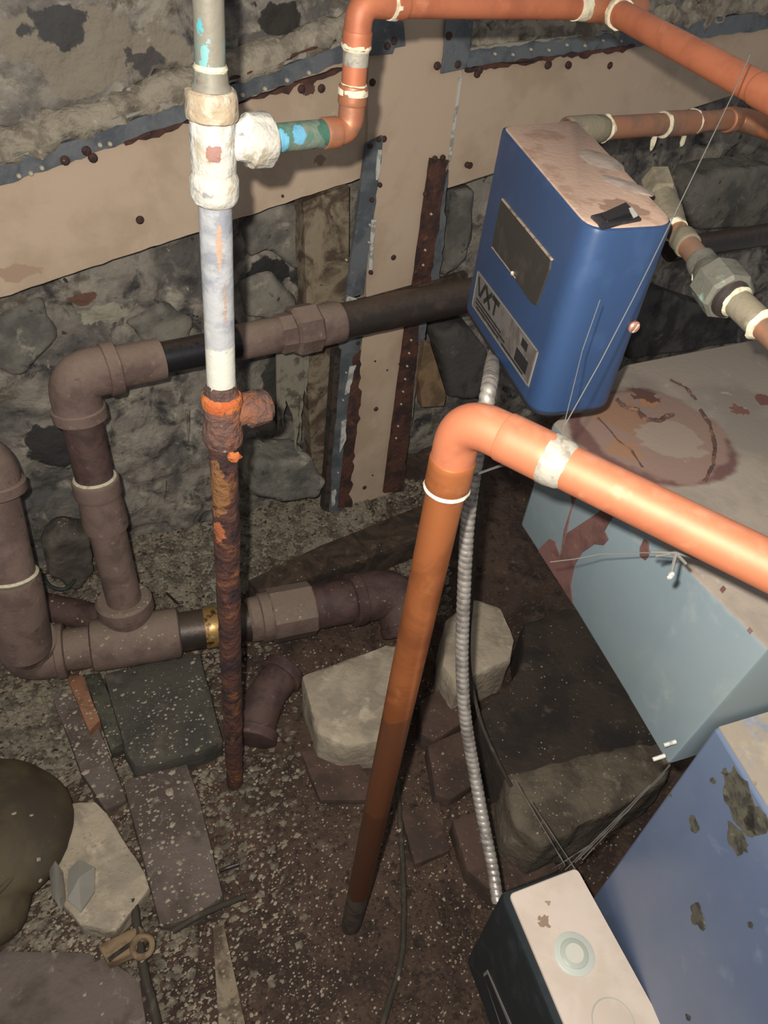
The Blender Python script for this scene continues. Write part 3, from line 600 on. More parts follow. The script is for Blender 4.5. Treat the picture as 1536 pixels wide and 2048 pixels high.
# black rocker switch
sw = [atz(1182, 430, zt + .003), atz(1206, 452, zt + .003), atz(1284, 437, zt + .003), atz(1258, 410, zt + .003)]
m_blk = mat('black_plastic', (40, 38, 40), [((60, 56, 54), 60, .55, .7)], 0.5, bump=None)
swo = obj('switch_bezel', prism(sw, Z * -.003, .0008, 2), m_blk, bx, False)
sw2 = [sw[0].lerp(sw[3], .18).lerp(sw[1].lerp(sw[2], .18), .15), sw[0].lerp(sw[3], .18).lerp(sw[1].lerp(sw[2], .18), .75), sw[0].lerp(sw[3], .82).lerp(sw[1].lerp(sw[2], .82), .75), sw[0].lerp(sw[3], .82).lerp(sw[1].lerp(sw[2], .82), .12)]
bm = solid_quad([sw2[0] + Z * .001, sw2[1] + Z * .001, sw2[2] + Z * .005, sw2[3] + Z * .005], [p - Z * .002 for p in sw2], .0005, 1)
obj('rocker', bm, mat('rocker_black', (30, 29, 31), rough=.4, bump=None), swo, False)
obj('paint_fleck', prism([atz(1258, 416, zt + .008), atz(1264, 414, zt + .008), atz(1276, 430, zt + .008), atz(1268, 434, zt + .008)], Z * -.001), m_white, swo, False)
# droplets of silicone
m_sil = mat('clear_silicone', (176, 160, 144), [((160, 144, 128), 60, .5, .6)], 0.2, spec=.8, bump=(150, .3, .001))
obj('silicone_patch', blob(atz(1200, 322, zt), (.019, .030, .0022), 4, .12, 1.4, rot=.3), m_sil, bx)
obj('silicone_patch', blob(atz(1250, 372, zt), (.013, .026, .0022), 4, .14, 1.4, rot=.9), m_sil, bx)
# front window and label on the left face
LN = (qc - qa).cross(Z).normalized()
if LN.dot(CAM - qa) < 0: LN = -LN
def face_pt(x, y, off):
    r = ray(x, y); return CAM + r * ((qa + LN * off - CAM).dot(LN) / r.dot(LN))
obj('window', prism([face_pt(x, y, .0012) for x, y in [(1001, 399), (1101, 517), (1098, 540), (1072, 612), (1060, 605), (983, 492)]], LN * -.003, .0006, 1), mat('window_black', (52, 50, 46), [((70, 66, 58), 40, .5, .7)], 0.45, bump=(80, .1, .001)), bx, False)
def strip3(a, b, wd, m, nm, off=.0016):
    p, q = face_pt(*a, off), face_pt(*b, off); s = LN.cross((q - p).normalized()) * wd
    obj(nm, prism([p - s, q - s, q + s, p + s], LN * -.0018), m, bx, False)
m_dline = mat('dust_line', (170, 148, 122), [((120, 104, 88), 90, .5, .6)], .9)
strip3((1003, 398), (1102, 519), .0007, m_dline, 'dust_edge'); strip3((983, 494), (1030, 556), .0004, m_dline, 'dust_edge')
obj('silicone_dab', blob(face_pt(1025, 546, .002), (.002, .002, .002), 2, .3), m_sil, bx)
lab = obj('label', prism([face_pt(x, y, .0008) for x, y in [(955, 540), (1076, 703), (1056, 775), (943, 610)]], LN * -.002), mat('label_grey', (104, 98, 92), [((84, 78, 74), 30, .5, .6), ((122, 116, 108), 60, .6, .7)], .6, bump=None), bx, False)
lA, lB, lC_, lD = [face_pt(x, y, .0011) for x, y in [(955, 540), (1076, 703), (1056, 775), (943, 610)]]
def lp(u, v): return (lA * (1 - u) + lB * u) * (1 - v) + (lD * (1 - u) + lC_ * u) * v
def lquad(u0, v0, u1, v1, m, nm, e=.0): obj(nm, prism([lp(u0, v0), lp(u1, v0), lp(u1 - e, v1), lp(u0 - e, v1)], LN * -.0006), m, lab, False)
m_ink = mat('black_ink', (28, 27, 28), rough=.6, bump=None)
m_frame = mat('label_frame', (128, 122, 112), rough=.6, bump=None)
for q in [(0, 0, 1, .035), (0, .965, 1, 1), (0, 0, .014, 1), (.986, 0, 1, 1)]: lquad(*q, m_frame, 'border')
# the three letters V X T
def stroke(u0, v0, u1, v1, w_, nm='letter_stroke'):
    a, b = lp(u0, v0), lp(u1, v1); s = LN.cross((b - a).normalized()) * w_ * .5
    return [a - s, b - s, b + s, a + s]
Ls = {'V': [(.05, .10, .105, .52), (.175, .10, .115, .52)], 'X': [(.19, .10, .30, .52), (.30, .10, .19, .52)], 'T': [(.315, .13, .43, .13), (.372, .10, .372, .52)]}
for ch, ss in Ls.items():
    gs = []
    for s in ss:
        q = stroke(*s, .0042); n = len(gs)
        gs.append(([p + LN * .0004 for p in q] + [p - LN * .0003 for p in q], [(0, 1, 2, 3), (7, 6, 5, 4), (0, 4, 5, 1), (1, 5, 6, 2), (2, 6, 7, 3), (3, 7, 4, 0)]))
    obj('letter', join(*gs), m_ink, lab, False)
for (u0, u1, v) in [(.06, .52, .66), (.06, .60, .76), (.08, .50, .86), (.56, .90, .88)]: lquad(u0, v, u1, v + .045, m_ink, 'text_line')
lquad(.80, .14, .88, .34, m_ink, 'mark'); lquad(.76, .50, .93, .84, m_ink, 'code_patch')
# brass screw on the right face
sc_n = (qe - qc).cross(Z).normalized()
if sc_n.dot(CAM - qe) < 0: sc_n = -sc_n
def rface(x, y, off):
    r = ray(x, y); return CAM + r * ((qe + sc_n * off - CAM).dot(sc_n) / r.dot(sc_n))
c0 = rface(1268, 654, .0)
so = obj('screw', lathe(c0 - sc_n * .001, c0 + sc_n * .0025, [(0, .0052), (.5, .0052), (.9, .004), (1, .002)], 20), mat('screw_brass', (196, 140, 118), [((150, 104, 86), 200, .5, .6)], .4, .4, bump=None), bx)
sd = (Z * .8 + (qe - qc).normalized() * .4).normalized()
obj('slot', prism([c0 + sc_n * .0029 + sd * .004 + sd.cross(sc_n) * .0006, c0 + sc_n * .0029 + sd * .004 - sd.cross(sc_n) * .0006, c0 + sc_n * .0029 - sd * .004 - sd.cross(sc_n) * .0006, c0 + sc_n * .0029 - sd * .004 + sd.cross(sc_n) * .0006], sc_n * -.001), m_white, so, False)
obj('back_plate', loft([inset(ring_b, .006, -.004), inset(ring_b, .003, -.001), inset(ring_b, .003, .004)]), m_blk, bx)

# ================================================================== PIPES BEHIND THE BLUE BOX
m_bronze = mat('dusty_bronze', (136, 126, 104), [((112, 104, 86), 26, .45, .6), ((158, 150, 128), 60, .58, .7)], .7, .1, bump=(160, .4, .002))
m_bronzeg = mat('green_bronze', (106, 104, 92), [((140, 160, 138), 30, .56, .66), ((88, 84, 74), 40, .5, .6)], .65, .15, bump=(160, .4, .002))
m_cup = mat('dull_copper', (170, 118, 88), [((140, 110, 90), 22, .45, .6), ((196, 122, 78), 30, .6, .7)], .5, .4, bump=(160, .2, .001))
bc_ = thing('copper_pipe', 'dull copper pipe with pale sealant rings behind the top of the blue box', 'pipe', atd(1190, 256, .80))
b0, b1 = atd(1130, 262, .80), atd(1480, 238, .98); dbk = (b1 - b0).normalized(); RK = rpx(46, b0)
obj('pipe', tube(b0, b1, RK, 24), m_cup, bc_)
obj('fitting', collar(b0, on(b0, dbk, 1205), RK * 1.18, 24, .0004), m_bronze, bc_)
for x in (1206, 1322, 1382):
    p = on(b0, dbk, x); obj('sealant_ring', lathe(p, p + dbk * .007, [(0, RK), (.4, RK * 1.2), (1, RK * 1.05)], 24, .002, 120), m_crust, bc_)
    if x != 1206:
        obj('sealant_drip', blob(p - Z * (RK + .006) - dbk * .004, (.003, .002, .010), 2, .6, 2.5), m_crust, bc_)
obj('coupling', collar(on(b0, dbk, 1325), on(b0, dbk, 1395), RK * 1.16, 24, .0003, e=.05), m_cup, bc_)
obj('elbow', elbow([b1 - dbk * .03, b1, b1 + Vector((.05, -.04, .0))], RK * 1.15, RK * 1.25, .03, 24, .014), m_cup, bc_)
uv = thing('bronze_union_pipe', 'bronze valve body and hexagonal union on the pipe leaving the blue box at right', 'pipe', atd(1440, 575, .60))
u0, u1, u2, u3 = atd(1318, 372, .70), atd(1342, 448, .66), atd(1440, 572, .60), atd(1580, 705, .545)
du = (u2 - u1).normalized(); du2 = (u3 - u2).normalized(); RU = rpx(46, u2)
obj('valve_body', hexnut(u0 + (u0 - u1).normalized() * .015, u0.lerp(u1, .35), rpx(62, u0), 6, .4), m_bronze, uv, sharp=20)
obj('valve_neck', lathe(u0.lerp(u1, .2), u1 + du * .012, [(0, RU * 1.25), (.5, RU * 1.3), (.8, RU * 1.15), (1, RU * 1.0)], 24, .0003), m_bronze, uv)
obj('solder_ring', lathe(u1 + du * .004, u1 + du * .012, [(0, RU * 1.0), (.5, RU * 1.24), (1, RU * 1.1)], 24, .001, 150), m_crust, uv)
obj('inlet_pipe', tube(u1, u2 - du * .02, RU, 24), m_cup, uv)
obj('socket', collar(u1 + du * .020, u1 + du * .036, RU * 1.22, 24, .0006, 150), m_bronze, uv)
obj('solder_band', collar(u2 - du * .038, u2 - du * .020, RU * 1.32, 24, .0010, 120), m_bronzeg, uv)
obj('union_shoulder', lathe(u2 - du * .030, u2 - du * .008, [(0, RU * 1.2), (.5, RU * 1.5), (1, RU * 2.1)], 24, .0004), m_bronzeg, uv)
obj('union_nut', hexnut(u2 - du * .012, u2 + du * .018, RU * 2.25, 8, .3), m_bronzeg, uv, sharp=20)
obj('union_face', lathe(u2 + du * .010, u2 + du2 * .022, [(0, RU * 1.9), (.7, RU * 1.8), (1, RU * 1.3)], 24), m_iron2, uv)
obj('solder_ring', lathe(u2 + du2 * .019, u2 + du2 * .026, [(0, RU * 1.3), (.5, RU * 1.42), (1, RU * 1.1)], 24, .0008, 150), m_crust, uv)
obj('outlet_pipe', tube(u2, u3, RU, 24), m_cup, uv)
obj('socket', collar(u2 + du2 * .018, u2 + du2 * .052, RU * 1.2, 24, .0003), m_bronze, uv)
for t in (.050, .080):
    obj('solder_ring', lathe(u2 + du2 * t, u2 + du2 * (t + .007), [(0, RU * 1.05), (.4, RU * 1.38), (1, RU * 1.1)], 24, .0016, 130), m_crust, uv)
for dv in ((-.012, -.012, -.012), (.006, -.01, -.022)): obj('lime_crumb', blob(u2 - du * .026 + Vector(dv).normalized() * RU * 1.35, (.003, .003, .004), 2, .6, 2.5), m_crust, uv)
dp = thing('dark_pipe', 'dark dusty pipe crossing the wall at the right edge behind the union', 'pipe', W(1450, 500, .06))
obj('pipe', tube(W(1340, 500, .06), W(1620, 455, .06), rpx(44, W(1450, 480, .06)), 20, .0006, 60, .02), m_iron2, dp)

# ================================================================== BOILER
m_bdusty = mat('dusty_grey_enamel', (146, 134, 120), [((128, 118, 106), 7, .45, .6), ((112, 80, 66), 60, .66, .72), ((160, 150, 136), 40, .6, .7)], .75, bump=(160, .3, .001),
    spots=[(atz(1300, 865, .72), .088, (98, 70, 64), .25), (atz(1306, 865, .72), .079, (130, 106, 94), .3), (atz(1240, 830, .72), .028, (134, 102, 80), 1.0), (atz(1295, 800, .72), .012, (154, 106, 70), 1.0), (atz(1250, 900, .72), .018, (138, 104, 80), 1.0),
           (atz(1340, 880, .72), .035, (140, 124, 110), .6), (atz(1290, 790, .72), .014, (84, 58, 48), 1.1), (atz(1530, 800, .72), .012, (110, 70, 58), .7), (atz(1480, 820, .72), .010, (112, 76, 64), .9)])
rustc = (104, 72, 66)
m_hood = mat('pale_blue_enamel', (118, 130, 132), [((112, 125, 130), 6, .42, .6), ((130, 138, 136), 20, .55, .7)], .45, bump=(120, .12, .001), spec=.5,
    spots=[])
HT_ = .72
h_top = [atz(1105, 845, HT_), atz(1250, 728, HT_), atz(1700, 640, HT_), Vector((.302, .394, HT_)) + Vector((.90, .43, 0)).normalized() * .55, Vector((.302, .394, HT_)), atz(1400, 1165, HT_), atz(1240, 1010, HT_)]
h_bot = [atz(1040, 1050, .575), Vector((h_top[1].x + .01, h_top[1].y + .0, .56)), Vector((h_top[2].x, h_top[2].y, .56)), Vector((h_top[3].x, h_top[3].y, .56)), Vector((.281, .386, .56)), atz(1258, 1400, .56), atz(1150, 1218, .56)]
# keep the casing clear of the jacket
cas = thing('boiler_casing', 'grey casing with peeling pale blue paint and a round rust stain on its dusty top', 'boiler', Vector((.35, .6, .56)))
hb = solid_quad(h_top, h_bot, .004, 2)
co = obj('shell', hb, [m_hood, m_bdusty], cas)
for p in co.data.polygons:
    if p.normal.z > .7: p.material_index = 1
# bare rusty patch on the shell: where the blue paint has fallen away
def on_tri(x, y):
    r = ray(x, y); o = CAM; best = None
    me = co.data; off = root_loc(co)
    for p in me.polygons:
        vs_ = [me.vertices[i].co + off for i in p.vertices]
        for k in range(1, len(vs_) - 1):
            from mathutils.geometry import intersect_ray_tri
            h = intersect_ray_tri(vs_[0], vs_[k], vs_[k + 1], r, o, True)
            if h is not None:
                d = (h - o).length
                if best is None or d < best[0]: best = (d, h, p.normal.copy())
    return best
m_bare = mat('bare_red_brown_primer', rustc, [((84, 58, 54), 22, .45, .6), ((124, 88, 78), 60, .6, .7)], .7, bump=(140, .4, .001))
def patch(pts, th, m, nm, parent):
    P = []; nrm = Vector((0, 0, 0))
    for x, y in pts:
        h = on_tri(x, y)
        if h: P.append(h[1]); nrm += h[2]
    if len(P) < 3: print('patch lost', nm); return
    nrm.normalize(); obj(nm, prism([p + nrm * (th + .0008) for p in P], nrm * -(th + .001)), m, parent, False)
patch([(1136, 905), (1175, 930), (1240, 1010), (1222, 1040), (1210, 1062), (1218, 1078), (1208, 1090), (1190, 1088), (1165, 1105), (1150, 1130), (1142, 1170), (1146, 1205), (1125, 1180), (1105, 1150), (1082, 1120), (1078, 1100), (1100, 1078), (1112, 1085), (1122, 1115), (1130, 1060), (1146, 1010), (1140, 960)], .0007, m_bare, 'bare_patch', cas)
patch([(1290, 1078), (1298, 1085), (1299, 1110), (1292, 1120), (1282, 1112), (1282, 1095)], .0007, m_bare, 'bare_patch', cas)
for x, y in [(1445, 1180), (1500, 1262)]: patch([(x - 6, y), (x, y - 7), (x + 6, y), (x, y + 7)], .0007, m_bare, 'bare_patch', cas)
def crackline(px, r, nm, m):
    P = []
    for x, y in px:
        h = on_tri(x, y)
        if h: P.append(h[1])
    obj(nm, sweep(resample(P, .003), r, 6, r * .9, 180), m, cas)
m_scale = mat('dark_scale', (76, 56, 50), [((112, 80, 62), 60, .5, .6)], .9)
crackline([(1195, 836), (1215, 855), (1235, 880), (1262, 900), (1285, 935)], .0011, 'crack', m_scale)
crackline([(1232, 800), (1250, 815), (1275, 822), (1292, 842), (1318, 842), (1345, 830)], .0028, 'rust_scale', m_scale)
crackline([(1400, 820), (1420, 850), (1430, 890), (1426, 930), (1408, 965)], .0020, 'rust_scale', m_scale)
crackline([(1340, 732 + 28), (1370, 775), (1392, 800)], .0016, 'rust_scale', m_scale)
# big lower jacket of the boiler
jc = atz(1430, 1455, .62); ju = Vector((.325, -.945, 0)).normalized(); jv = Vector((.90, .43, 0)).normalized()
m_jack = mat('slate_blue_enamel', (100, 113, 136), [((92, 105, 130), 5, .42, .6), ((110, 121, 142), 30, .58, .72)], .32, bump=(90, .05, .0005), spec=.6,
    spots=[(Vector((0, 0, -9)), .01, (60, 56, 48), .1)])
jak = thing('boiler_jacket', 'slate-blue sheet-metal boiler jacket with flaked spots in the lower right corner', 'boiler', jc + ju * .25 + jv * .2 - Z * .62)
js = [jc, jc + jv * .42, jc + jv * .42 + ju * .62, jc + ju * .62]
obj('shell', solid_quad(js, [p - Z * .62 for p in js], .0025, 2), m_jack, jak, False)
m_tp = mat('dusty_blue_top', (152, 140, 124), [((124, 134, 148), 9, .54, .62, 1.2), ((168, 154, 134), 26, .52, .66), ((120, 104, 82), 60, .66, .72)], .6, bump=(120, .3, .001))
jt = [jc + jv * .003 + ju * .001 , jc + jv * .40, jc + jv * .40 + ju * .60, jc + jv * .003 + ju * .60]
obj('top_sheet', prism([p + Z * .0015 for p in jt], Z * -.003), m_tp, jak, False)
m_flake = mat('dark_chipped_metal', (84, 80, 66), [((52, 50, 44), 60, .45, .6), ((120, 116, 96), 90, .6, .7)], .8, bump=(160, .6, .002))
JN = -jv
def jface(x, y, off):
    r = ray(x, y); n = ju.cross(Z).normalized()
    if n.dot(CAM - jc) < 0: n = -n
    return CAM + r * ((jc + n * off - CAM).dot(n) / r.dot(n)), n
def jchip(cx, cy, w_, h_, seed, nm='chipped_spot'):
    P = []
    for k in range(22):
        a = 2 * math.pi * k / 22; f = 1 + .55 * nz((math.cos(a) * 1.3 + seed, math.sin(a) * 1.3, seed))
        p, n = jface(cx + w_ * f * math.cos(a) + .25 * h_ * f * math.sin(a), cy + h_ * f * math.sin(a), .0006); P.append(p)
    obj(nm, prism(P, n * -.001), m_flake, jak, False)
for a in [(1480, 1600, 26, 62, 1), (1510, 1640, 20, 30, 2), (1475, 1680, 18, 30, 9), (1388, 1650, 9, 18, 3), (1395, 1832, 14, 24, 4), (1425, 1562, 6, 5, 5), (1450, 1545, 6, 8, 6), (1340, 1590, 3, 4, 7), (1500, 1850, 5, 7, 8), (1375, 2035, 4, 6, 10)]: jchip(*a)
for x, y, a in [(1340, 1487, 12), (1318, 1515, 12)]:
    p, q = atd(x - a, y + 4, .66), atd(x + a, y - 4, .66)
    o = tag(obj('white_stub', tube(p, q, .0018, 8), m_white, None), 'tiny white stub on the pale blue casing ' + ('nearer the blue jacket' if y > 1500 else 'farther from the black box'), 'stub')

# ---- black junction box with beige cover
zb = .30
k0, k1, k2, k3 = atz(998, 1784, zb), atz(1150, 1730, zb), None, None
kd = (atz(1330, 2048, zb) - atz(1160, 1738, zb)).normalized(); kd2 = (atz(1110, 2048, zb) - atz(1012, 1812, zb)).normalized()
k2 = k1 + kd * .24; k3 = k0 + kd2 * .24
jb = thing('junction_box', 'black junction box with a cream lid and round knockouts at the bottom edge', 'junction box', (k0 + k1 + k2 + k3) / 4 - Z * .2)
m_jblk = mat('dark_green_black_enamel', (38, 44, 46), [((52, 58, 60), 30, .5, .7)], .4, bump=(120, .1, .0005), spec=.5)
m_cream = mat('cream_enamel', (214, 198, 182), [((204, 188, 170), 12, .45, .6), ((190, 168, 146), 70, .68, .74)], .6, bump=(120, .1, .0006), spots=[(atz(1087, 1845, zb), .007, (150, 128, 106), 1.1), (atz(1094, 1808, zb), .004, (164, 142, 118), 1.1)])
kr = roundring([k0, k3, k2, k1], .010, 5)
obj('body', loft([[p - Z * .200 for p in kr], [p - Z * .006 for p in kr], inset(kr, .001, -.002), inset(kr, .003, 0)]), m_jblk, jb)
kl = [k0 + (k1 - k0).normalized() * .009 + kd2 * .006, k1 - (k1 - k0).normalized() * .001 + kd * .004 , k2, k3 + (k2 - k3).normalized() * .009]
kl2 = roundring([kl[0], kl[3], kl[2], kl[1]], .006, 5)
obj('lid', loft([[p - Z * .002 for p in kl2], [p + Z * .002 for p in kl2], inset(kl2, .0012, .003)]), m_cream, jb)
for nm, x, y, r in [('knockout', 1148, 1908, .0215), ('knockout', 1226, 2045, .0215)]:
    c = atz(x, y, zb + .003); 
    ko = obj(nm, lathe(c, c + Z * .0016, [(0, r), (.6, r), (1, r * .94)] if y < 2000 else [(0, r), (.5, r), (.6, r * .96)], 36), mat('knockout_zinc', (196, 200, 188), rough=.45, bump=None) if y < 2000 else m_cream, jb)
    if y > 2000: obj('groove', sweep([c + Z * .001 + Vector((math.cos(a), math.sin(a), 0)) * r * .98 for a in [6.2832 * k / 40 for k in range(41)]], .0007, 6, caps=False), mat('knockout_rim', (180, 184, 172), rough=.4, bump=None), ko)
    if y < 2000:
        obj('rim', lathe(c + Z * .0014, c + Z * .003, [(0, r * .70), (.6, r * .68), (1, r * .62)], 32), mat('knockout_rim', (180, 184, 172), rough=.4, bump=None), ko)
        obj('disc', lathe(c + Z * .0028, c + Z * .0034, [(0, r * .46), (1, r * .44)], 32), mat('knockout_disc', (206, 204, 188), rough=.5, bump=None), ko)
# small label on the black side
sn = kd2.cross(Z).normalized()
if sn.dot(CAM - k0) < 0: sn = -sn
def kf(x, y, off):
    r = ray(x, y); return CAM + r * ((k0 + sn * off - CAM).dot(sn) / r.dot(sn))
la = obj('side_label', prism([kf(x, y, .0008) for x, y in [(966, 1948), (974, 1940), (1040, 2090), (1020, 2110)]], sn * -.001), mat('side_label_grey', (120, 120, 112), rough=.6, bump=None), jb, False)
obj('label_field', prism([kf(x, y, .0011) for x, y in [(968, 1954), (975, 1948), (1034, 2090), (1020, 2100)]], sn * -.0008), m_blk, la, False)
tp_ = kf(958, 1925, .0)

# ================================================================== FLEXIBLE CONDUIT
cpts = [atz(988, 712, .752) + Vector((.006, .004, .016)), atz(988, 712, .752), atd(978, 775, .655), atd(952, 920, .70), atd(936, 1040, .74), atd(928, 1180, .78), atd(924, 1320, .82), atd(930, 1430, .85), atd(948, 1540, .875), atd(968, 1650, .88), atd(984, 1730, .88), atd(996, 1806, .868)]
def catmull(P, step):
    out = []; Q = [P[0] * 2 - P[1]] + P + [P[-1] * 2 - P[-2]]
    for i in range(1, len(Q) - 2):
        a, b, c, d = Q[i - 1], Q[i], Q[i + 1], Q[i + 2]; n = max(2, int((c - b).length / step))
        for k in range(n):
            t = k / n; out.append(0.5 * ((2 * b) + (c - a) * t + (2 * a - 5 * b + 4 * c - d) * t * t + (3 * b - a - 3 * c + d) * t ** 3))
    out.append(Q[-2]); return out
cc = catmull(cpts, .0010)
RF = rpx(27, atd(930, 1300, .81))
L_ = 0; V = []; rad = []
for i, p in enumerate(cc):
    if i: L_ += (p - cc[i - 1]).length
    rad.append(L_)
pitch = .0072
def conduit(P, Ls, r, seg=20):
    V, Fc = [], []; n = (P[1] - P[0]).orthogonal().normalized()
    for i, p in enumerate(P):
        t = (P[min(i + 1, len(P) - 1)] - P[max(i - 1, 0)]).normalized(); n = (n - t * n.dot(t)).normalized(); b = t.cross(n)
        for k in range(seg):
            a = 2 * math.pi * k / seg; ph = (Ls[i] / pitch + k / seg) % 1.0
            rr = r * (0.86 + 0.16 * math.sin(math.pi * ph) ** 0.6); V.append(p + (n * math.cos(a) + b * math.sin(a)) * rr)
    for i in range(len(P) - 1):
        for k in range(seg): a = i * seg + k; b2 = i * seg + (k + 1) % seg; Fc.append((a, b2, b2 + seg, a + seg))
    return V, Fc
m_flex = mat('spiral_galvanised', (176, 168, 158), [((140, 132, 124), 60, .45, .6), ((204, 200, 192), 80, .6, .7)], .42, .55, bump=None)
cf = obj('flexible_conduit', conduit(cc, rad, RF), m_flex, None, sharp=60, loc=cc[-1])
tag(cf, 'silver spiral flexible metal conduit hanging from the blue box to the cream-lidded box', 'conduit')

# ================================================================== THINGS ON THE FLOOR
m_block = mat('pale_stone', (168, 154, 132), [((146, 134, 116), 14, .42, .6, 1.2), ((188, 174, 150), 26, .56, .68), ((116, 102, 86), 50, .62, .74)], .9, bump=(90, .7, .004))
m_dblock = mat('grimy_block', (74, 70, 60), [((58, 56, 50), 10, .42, .6), ((96, 86, 74), 22, .55, .68), ((100, 94, 82), 60, .62, .74)], .9, bump=(110, .6, .003))
m_dark = mat('sooty_masonry', (58, 48, 40), [((40, 34, 30), 10, .42, .6), ((84, 74, 64), 30, .58, .7), ((84, 76, 66), 60, .64, .76)], .92, bump=(110, .7, .004))  # dark brown base colour with random mottling
m_brick = mat('grimy_brick', (86, 66, 56), [((66, 52, 44), 16, .42, .6), ((108, 84, 70), 40, .58, .7)], .9, bump=(110, .6, .003))
m_slab = mat('debris_slab', (104, 92, 84), [((82, 70, 62), 12, .42, .6), ((130, 120, 108), 60, .58, .7)], .92, bump=(140, .7, .003))
def floor_block(name, label, cat, px, z, m, bev=.006, amp=.003, nsc=25, seed=0.0, cuts=2, down=None):
    poly = [atz(x, y, z) for x, y in px]; c = sum(poly, Vector((0, 0, 0))) / len(poly); base = -0.015 if down is None else z - down
    r = thing(name, label, cat, Vector((c.x, c.y, base)))
    obj('body', prism(poly, Z * (base - z), bev, 2, cuts, amp, nsc, seed), m, r, sharp=50); return r
floor_block('stone_block', 'whitish broken stone block behind the foreground copper pipe', 'stone', [(604, 1352), (770, 1290), (800, 1290), (790, 1470), (765, 1482), (690, 1492), (640, 1470), (622, 1420)], .075, m_block, .008, .004, 22, 1)
floor_block('stone_lump', 'rounded grey stone lump behind the spiral conduit', 'stone', [(890, 1240), (945, 1195), (1005, 1212), (1030, 1280), (1024, 1320), (960, 1345), (915, 1378), (885, 1330)], .10, m_block, .012, .003, 20, 2)
floor_block('masonry_block', 'dark grey-green block under the lower iron tee', 'block', [(205, 1345), (400, 1305), (445, 1480), (410, 1500), (270, 1535), (250, 1500)], .045, m_dblock, .006, .003, 20, 3)
bs = floor_block('masonry_plinth', 'dark brown masonry base with a dusty ledge under the pale blue casing', 'plinth', [(1048, 1245), (1130, 1215), (1200, 1225), (1345, 1480), (1330, 1525), (1015, 1560), (955, 1425), (1044, 1335)], .10, m_dark, .008, .004, 18, 4, 3)
obj('ledge', prism([atz(x, y, .135) for x, y in [(1010, 1545), (1180, 1505), (1330, 1478), (1350, 1520), (1335, 1560), (1170, 1650), (1085, 1690), (1030, 1650)]], Z * -.12, .010, 2, 3, .006, 24, 7), mat('dusty_ledge', (104, 94, 78), [((78, 68, 58), 14, .42, .6), ((128, 116, 98), 30, .56, .68), ((52, 44, 38), 60, .62, .7)], .92, bump=(110, .8, .004)), bs, sharp=60)
for k, px in enumerate([[(840, 1400), (920, 1352), (935, 1440), (870, 1480), (845, 1470)], [(855, 1490), (935, 1455), (960, 1560), (900, 1600), (870, 1590)], [(905, 1640), (1000, 1600), (1090, 1690), (1120, 1740), (990, 1790), (935, 1740)], [(600, 1500), (700, 1500), (745, 1560), (740, 1600), (640, 1600)], [(800, 1620), (880, 1600), (900, 1700), (830, 1730)]]):
    floor_block('brick', ['brown brick fragment between the copper pipe and the conduit, nearest the pale stone', 'dark brick fragment lower down between the copper pipe and the conduit', 'red-brown brick slab beside the corner of the cream-lidded box', 'sunken brown brick in front of the whitish stone block', 'sunken brick right of the foot of the copper pipe'][k], 'brick', px, [.035, .025, .035, .012, .012][k], m_brick, .004, .002, 24, k * 2.2, 2)
floor_block('floor_slab', 'long debris-covered slab left of the foot of the standpipe', 'slab', [(245, 1560), (375, 1525), (400, 1600), (448, 1790), (380, 1840), (320, 1850)], .022, m_slab, .004, .002, 22, 8)
floor_block('floor_slab', 'narrow dusty slab running under the lower iron elbow', 'slab', [(100, 1385), (160, 1360), (255, 1600), (210, 1620), (160, 1540)], .020, m_slab, .004, .002, 22, 9)
floor_block('floor_slab', 'brown flat slab in the bottom left corner', 'slab', [(-60, 1900), (200, 1905), (280, 1960), (300, 2100), (-80, 2120)], .010, m_slab, .004, .001, 22, 10)
floor_block('wood_strip', 'orange-brown wood strip sticking out under the lower iron pipe', 'wood', [(133, 1352), (165, 1350), (200, 1440), (178, 1462)], .036, mat('orange_wood', (140, 98, 70), [((116, 80, 58), 30, .45, .6)], .8), .001, .0005, 30, 0, 1)
floor_block('wood_strip', 'grey-green wood strip beside the dark block', 'wood', [(168, 1350), (200, 1345), (255, 1480), (222, 1500)], .030, mat('greenish_wood', (78, 76, 62), [((56, 54, 46), 30, .45, .6)], .85), .001, .0005, 30, 0, 1)
floor_block('wood_strip', 'flat tan wood strip at the bottom edge right of the cable', 'wood', [(425, 1850), (448, 1850), (500, 2090), (440, 2100)], .012, m_wood, .001, .0005, 30, 0, 1)
floor_block('wooden_beam', 'dark wooden beam lying aslant at the foot of the upright board', 'beam', [(495, 1160), (640, 1090), (840, 1012), (880, 1030), (880, 1058), (700, 1130), (520, 1185)], .085, m_dwood, .003, .0015, 30, 3, 2, .06)
# curved pale slab with a broken shell
bs2 = floor_block('curved_slab', 'pale curved slab of broken concrete beside the olive vessel', 'slab', [(80, 1608), (190, 1602), (215, 1625), (290, 1745), (300, 1775), (270, 1815), (230, 1860), (160, 1850), (120, 1800), (110, 1700)], .035, m_block, .005, .003, 26, 12, 3)
ol = thing('olive_vessel', 'dark olive rounded vessel at the left edge of the floor', 'vessel', atz(20, 1690, 0))
m_olive = mat('olive_glaze', (80, 68, 46), [((60, 50, 36), 8, .42, .6), ((100, 88, 66), 40, .62, .72)], .75, bump=(60, .2, .001))
c = atz(-40, 1670, .04); obj('body', blob(c, (.122, .115, .050), 4, .05, 1.2), m_olive, ol)
obj('rim', sweep([atz(x, y, .065) for x, y in [(-10, 1790), (20, 1760), (40, 1735), (62, 1715), (70, 1708)]], .004, 10), m_olive, ol)
o = thing('olive_lobe', 'smaller dark olive lump below the olive vessel at the left edge', 'vessel', atz(10, 1810, 0))
obj('body', blob(atz(-10, 1815, .03), (.045, .050, .032), 4, .08, 1.2), m_olive, o)
m_glass = bpy.data.materials.new('old_glass'); m_glass.use_nodes = True; pb = m_glass.node_tree.nodes['Principled BSDF']
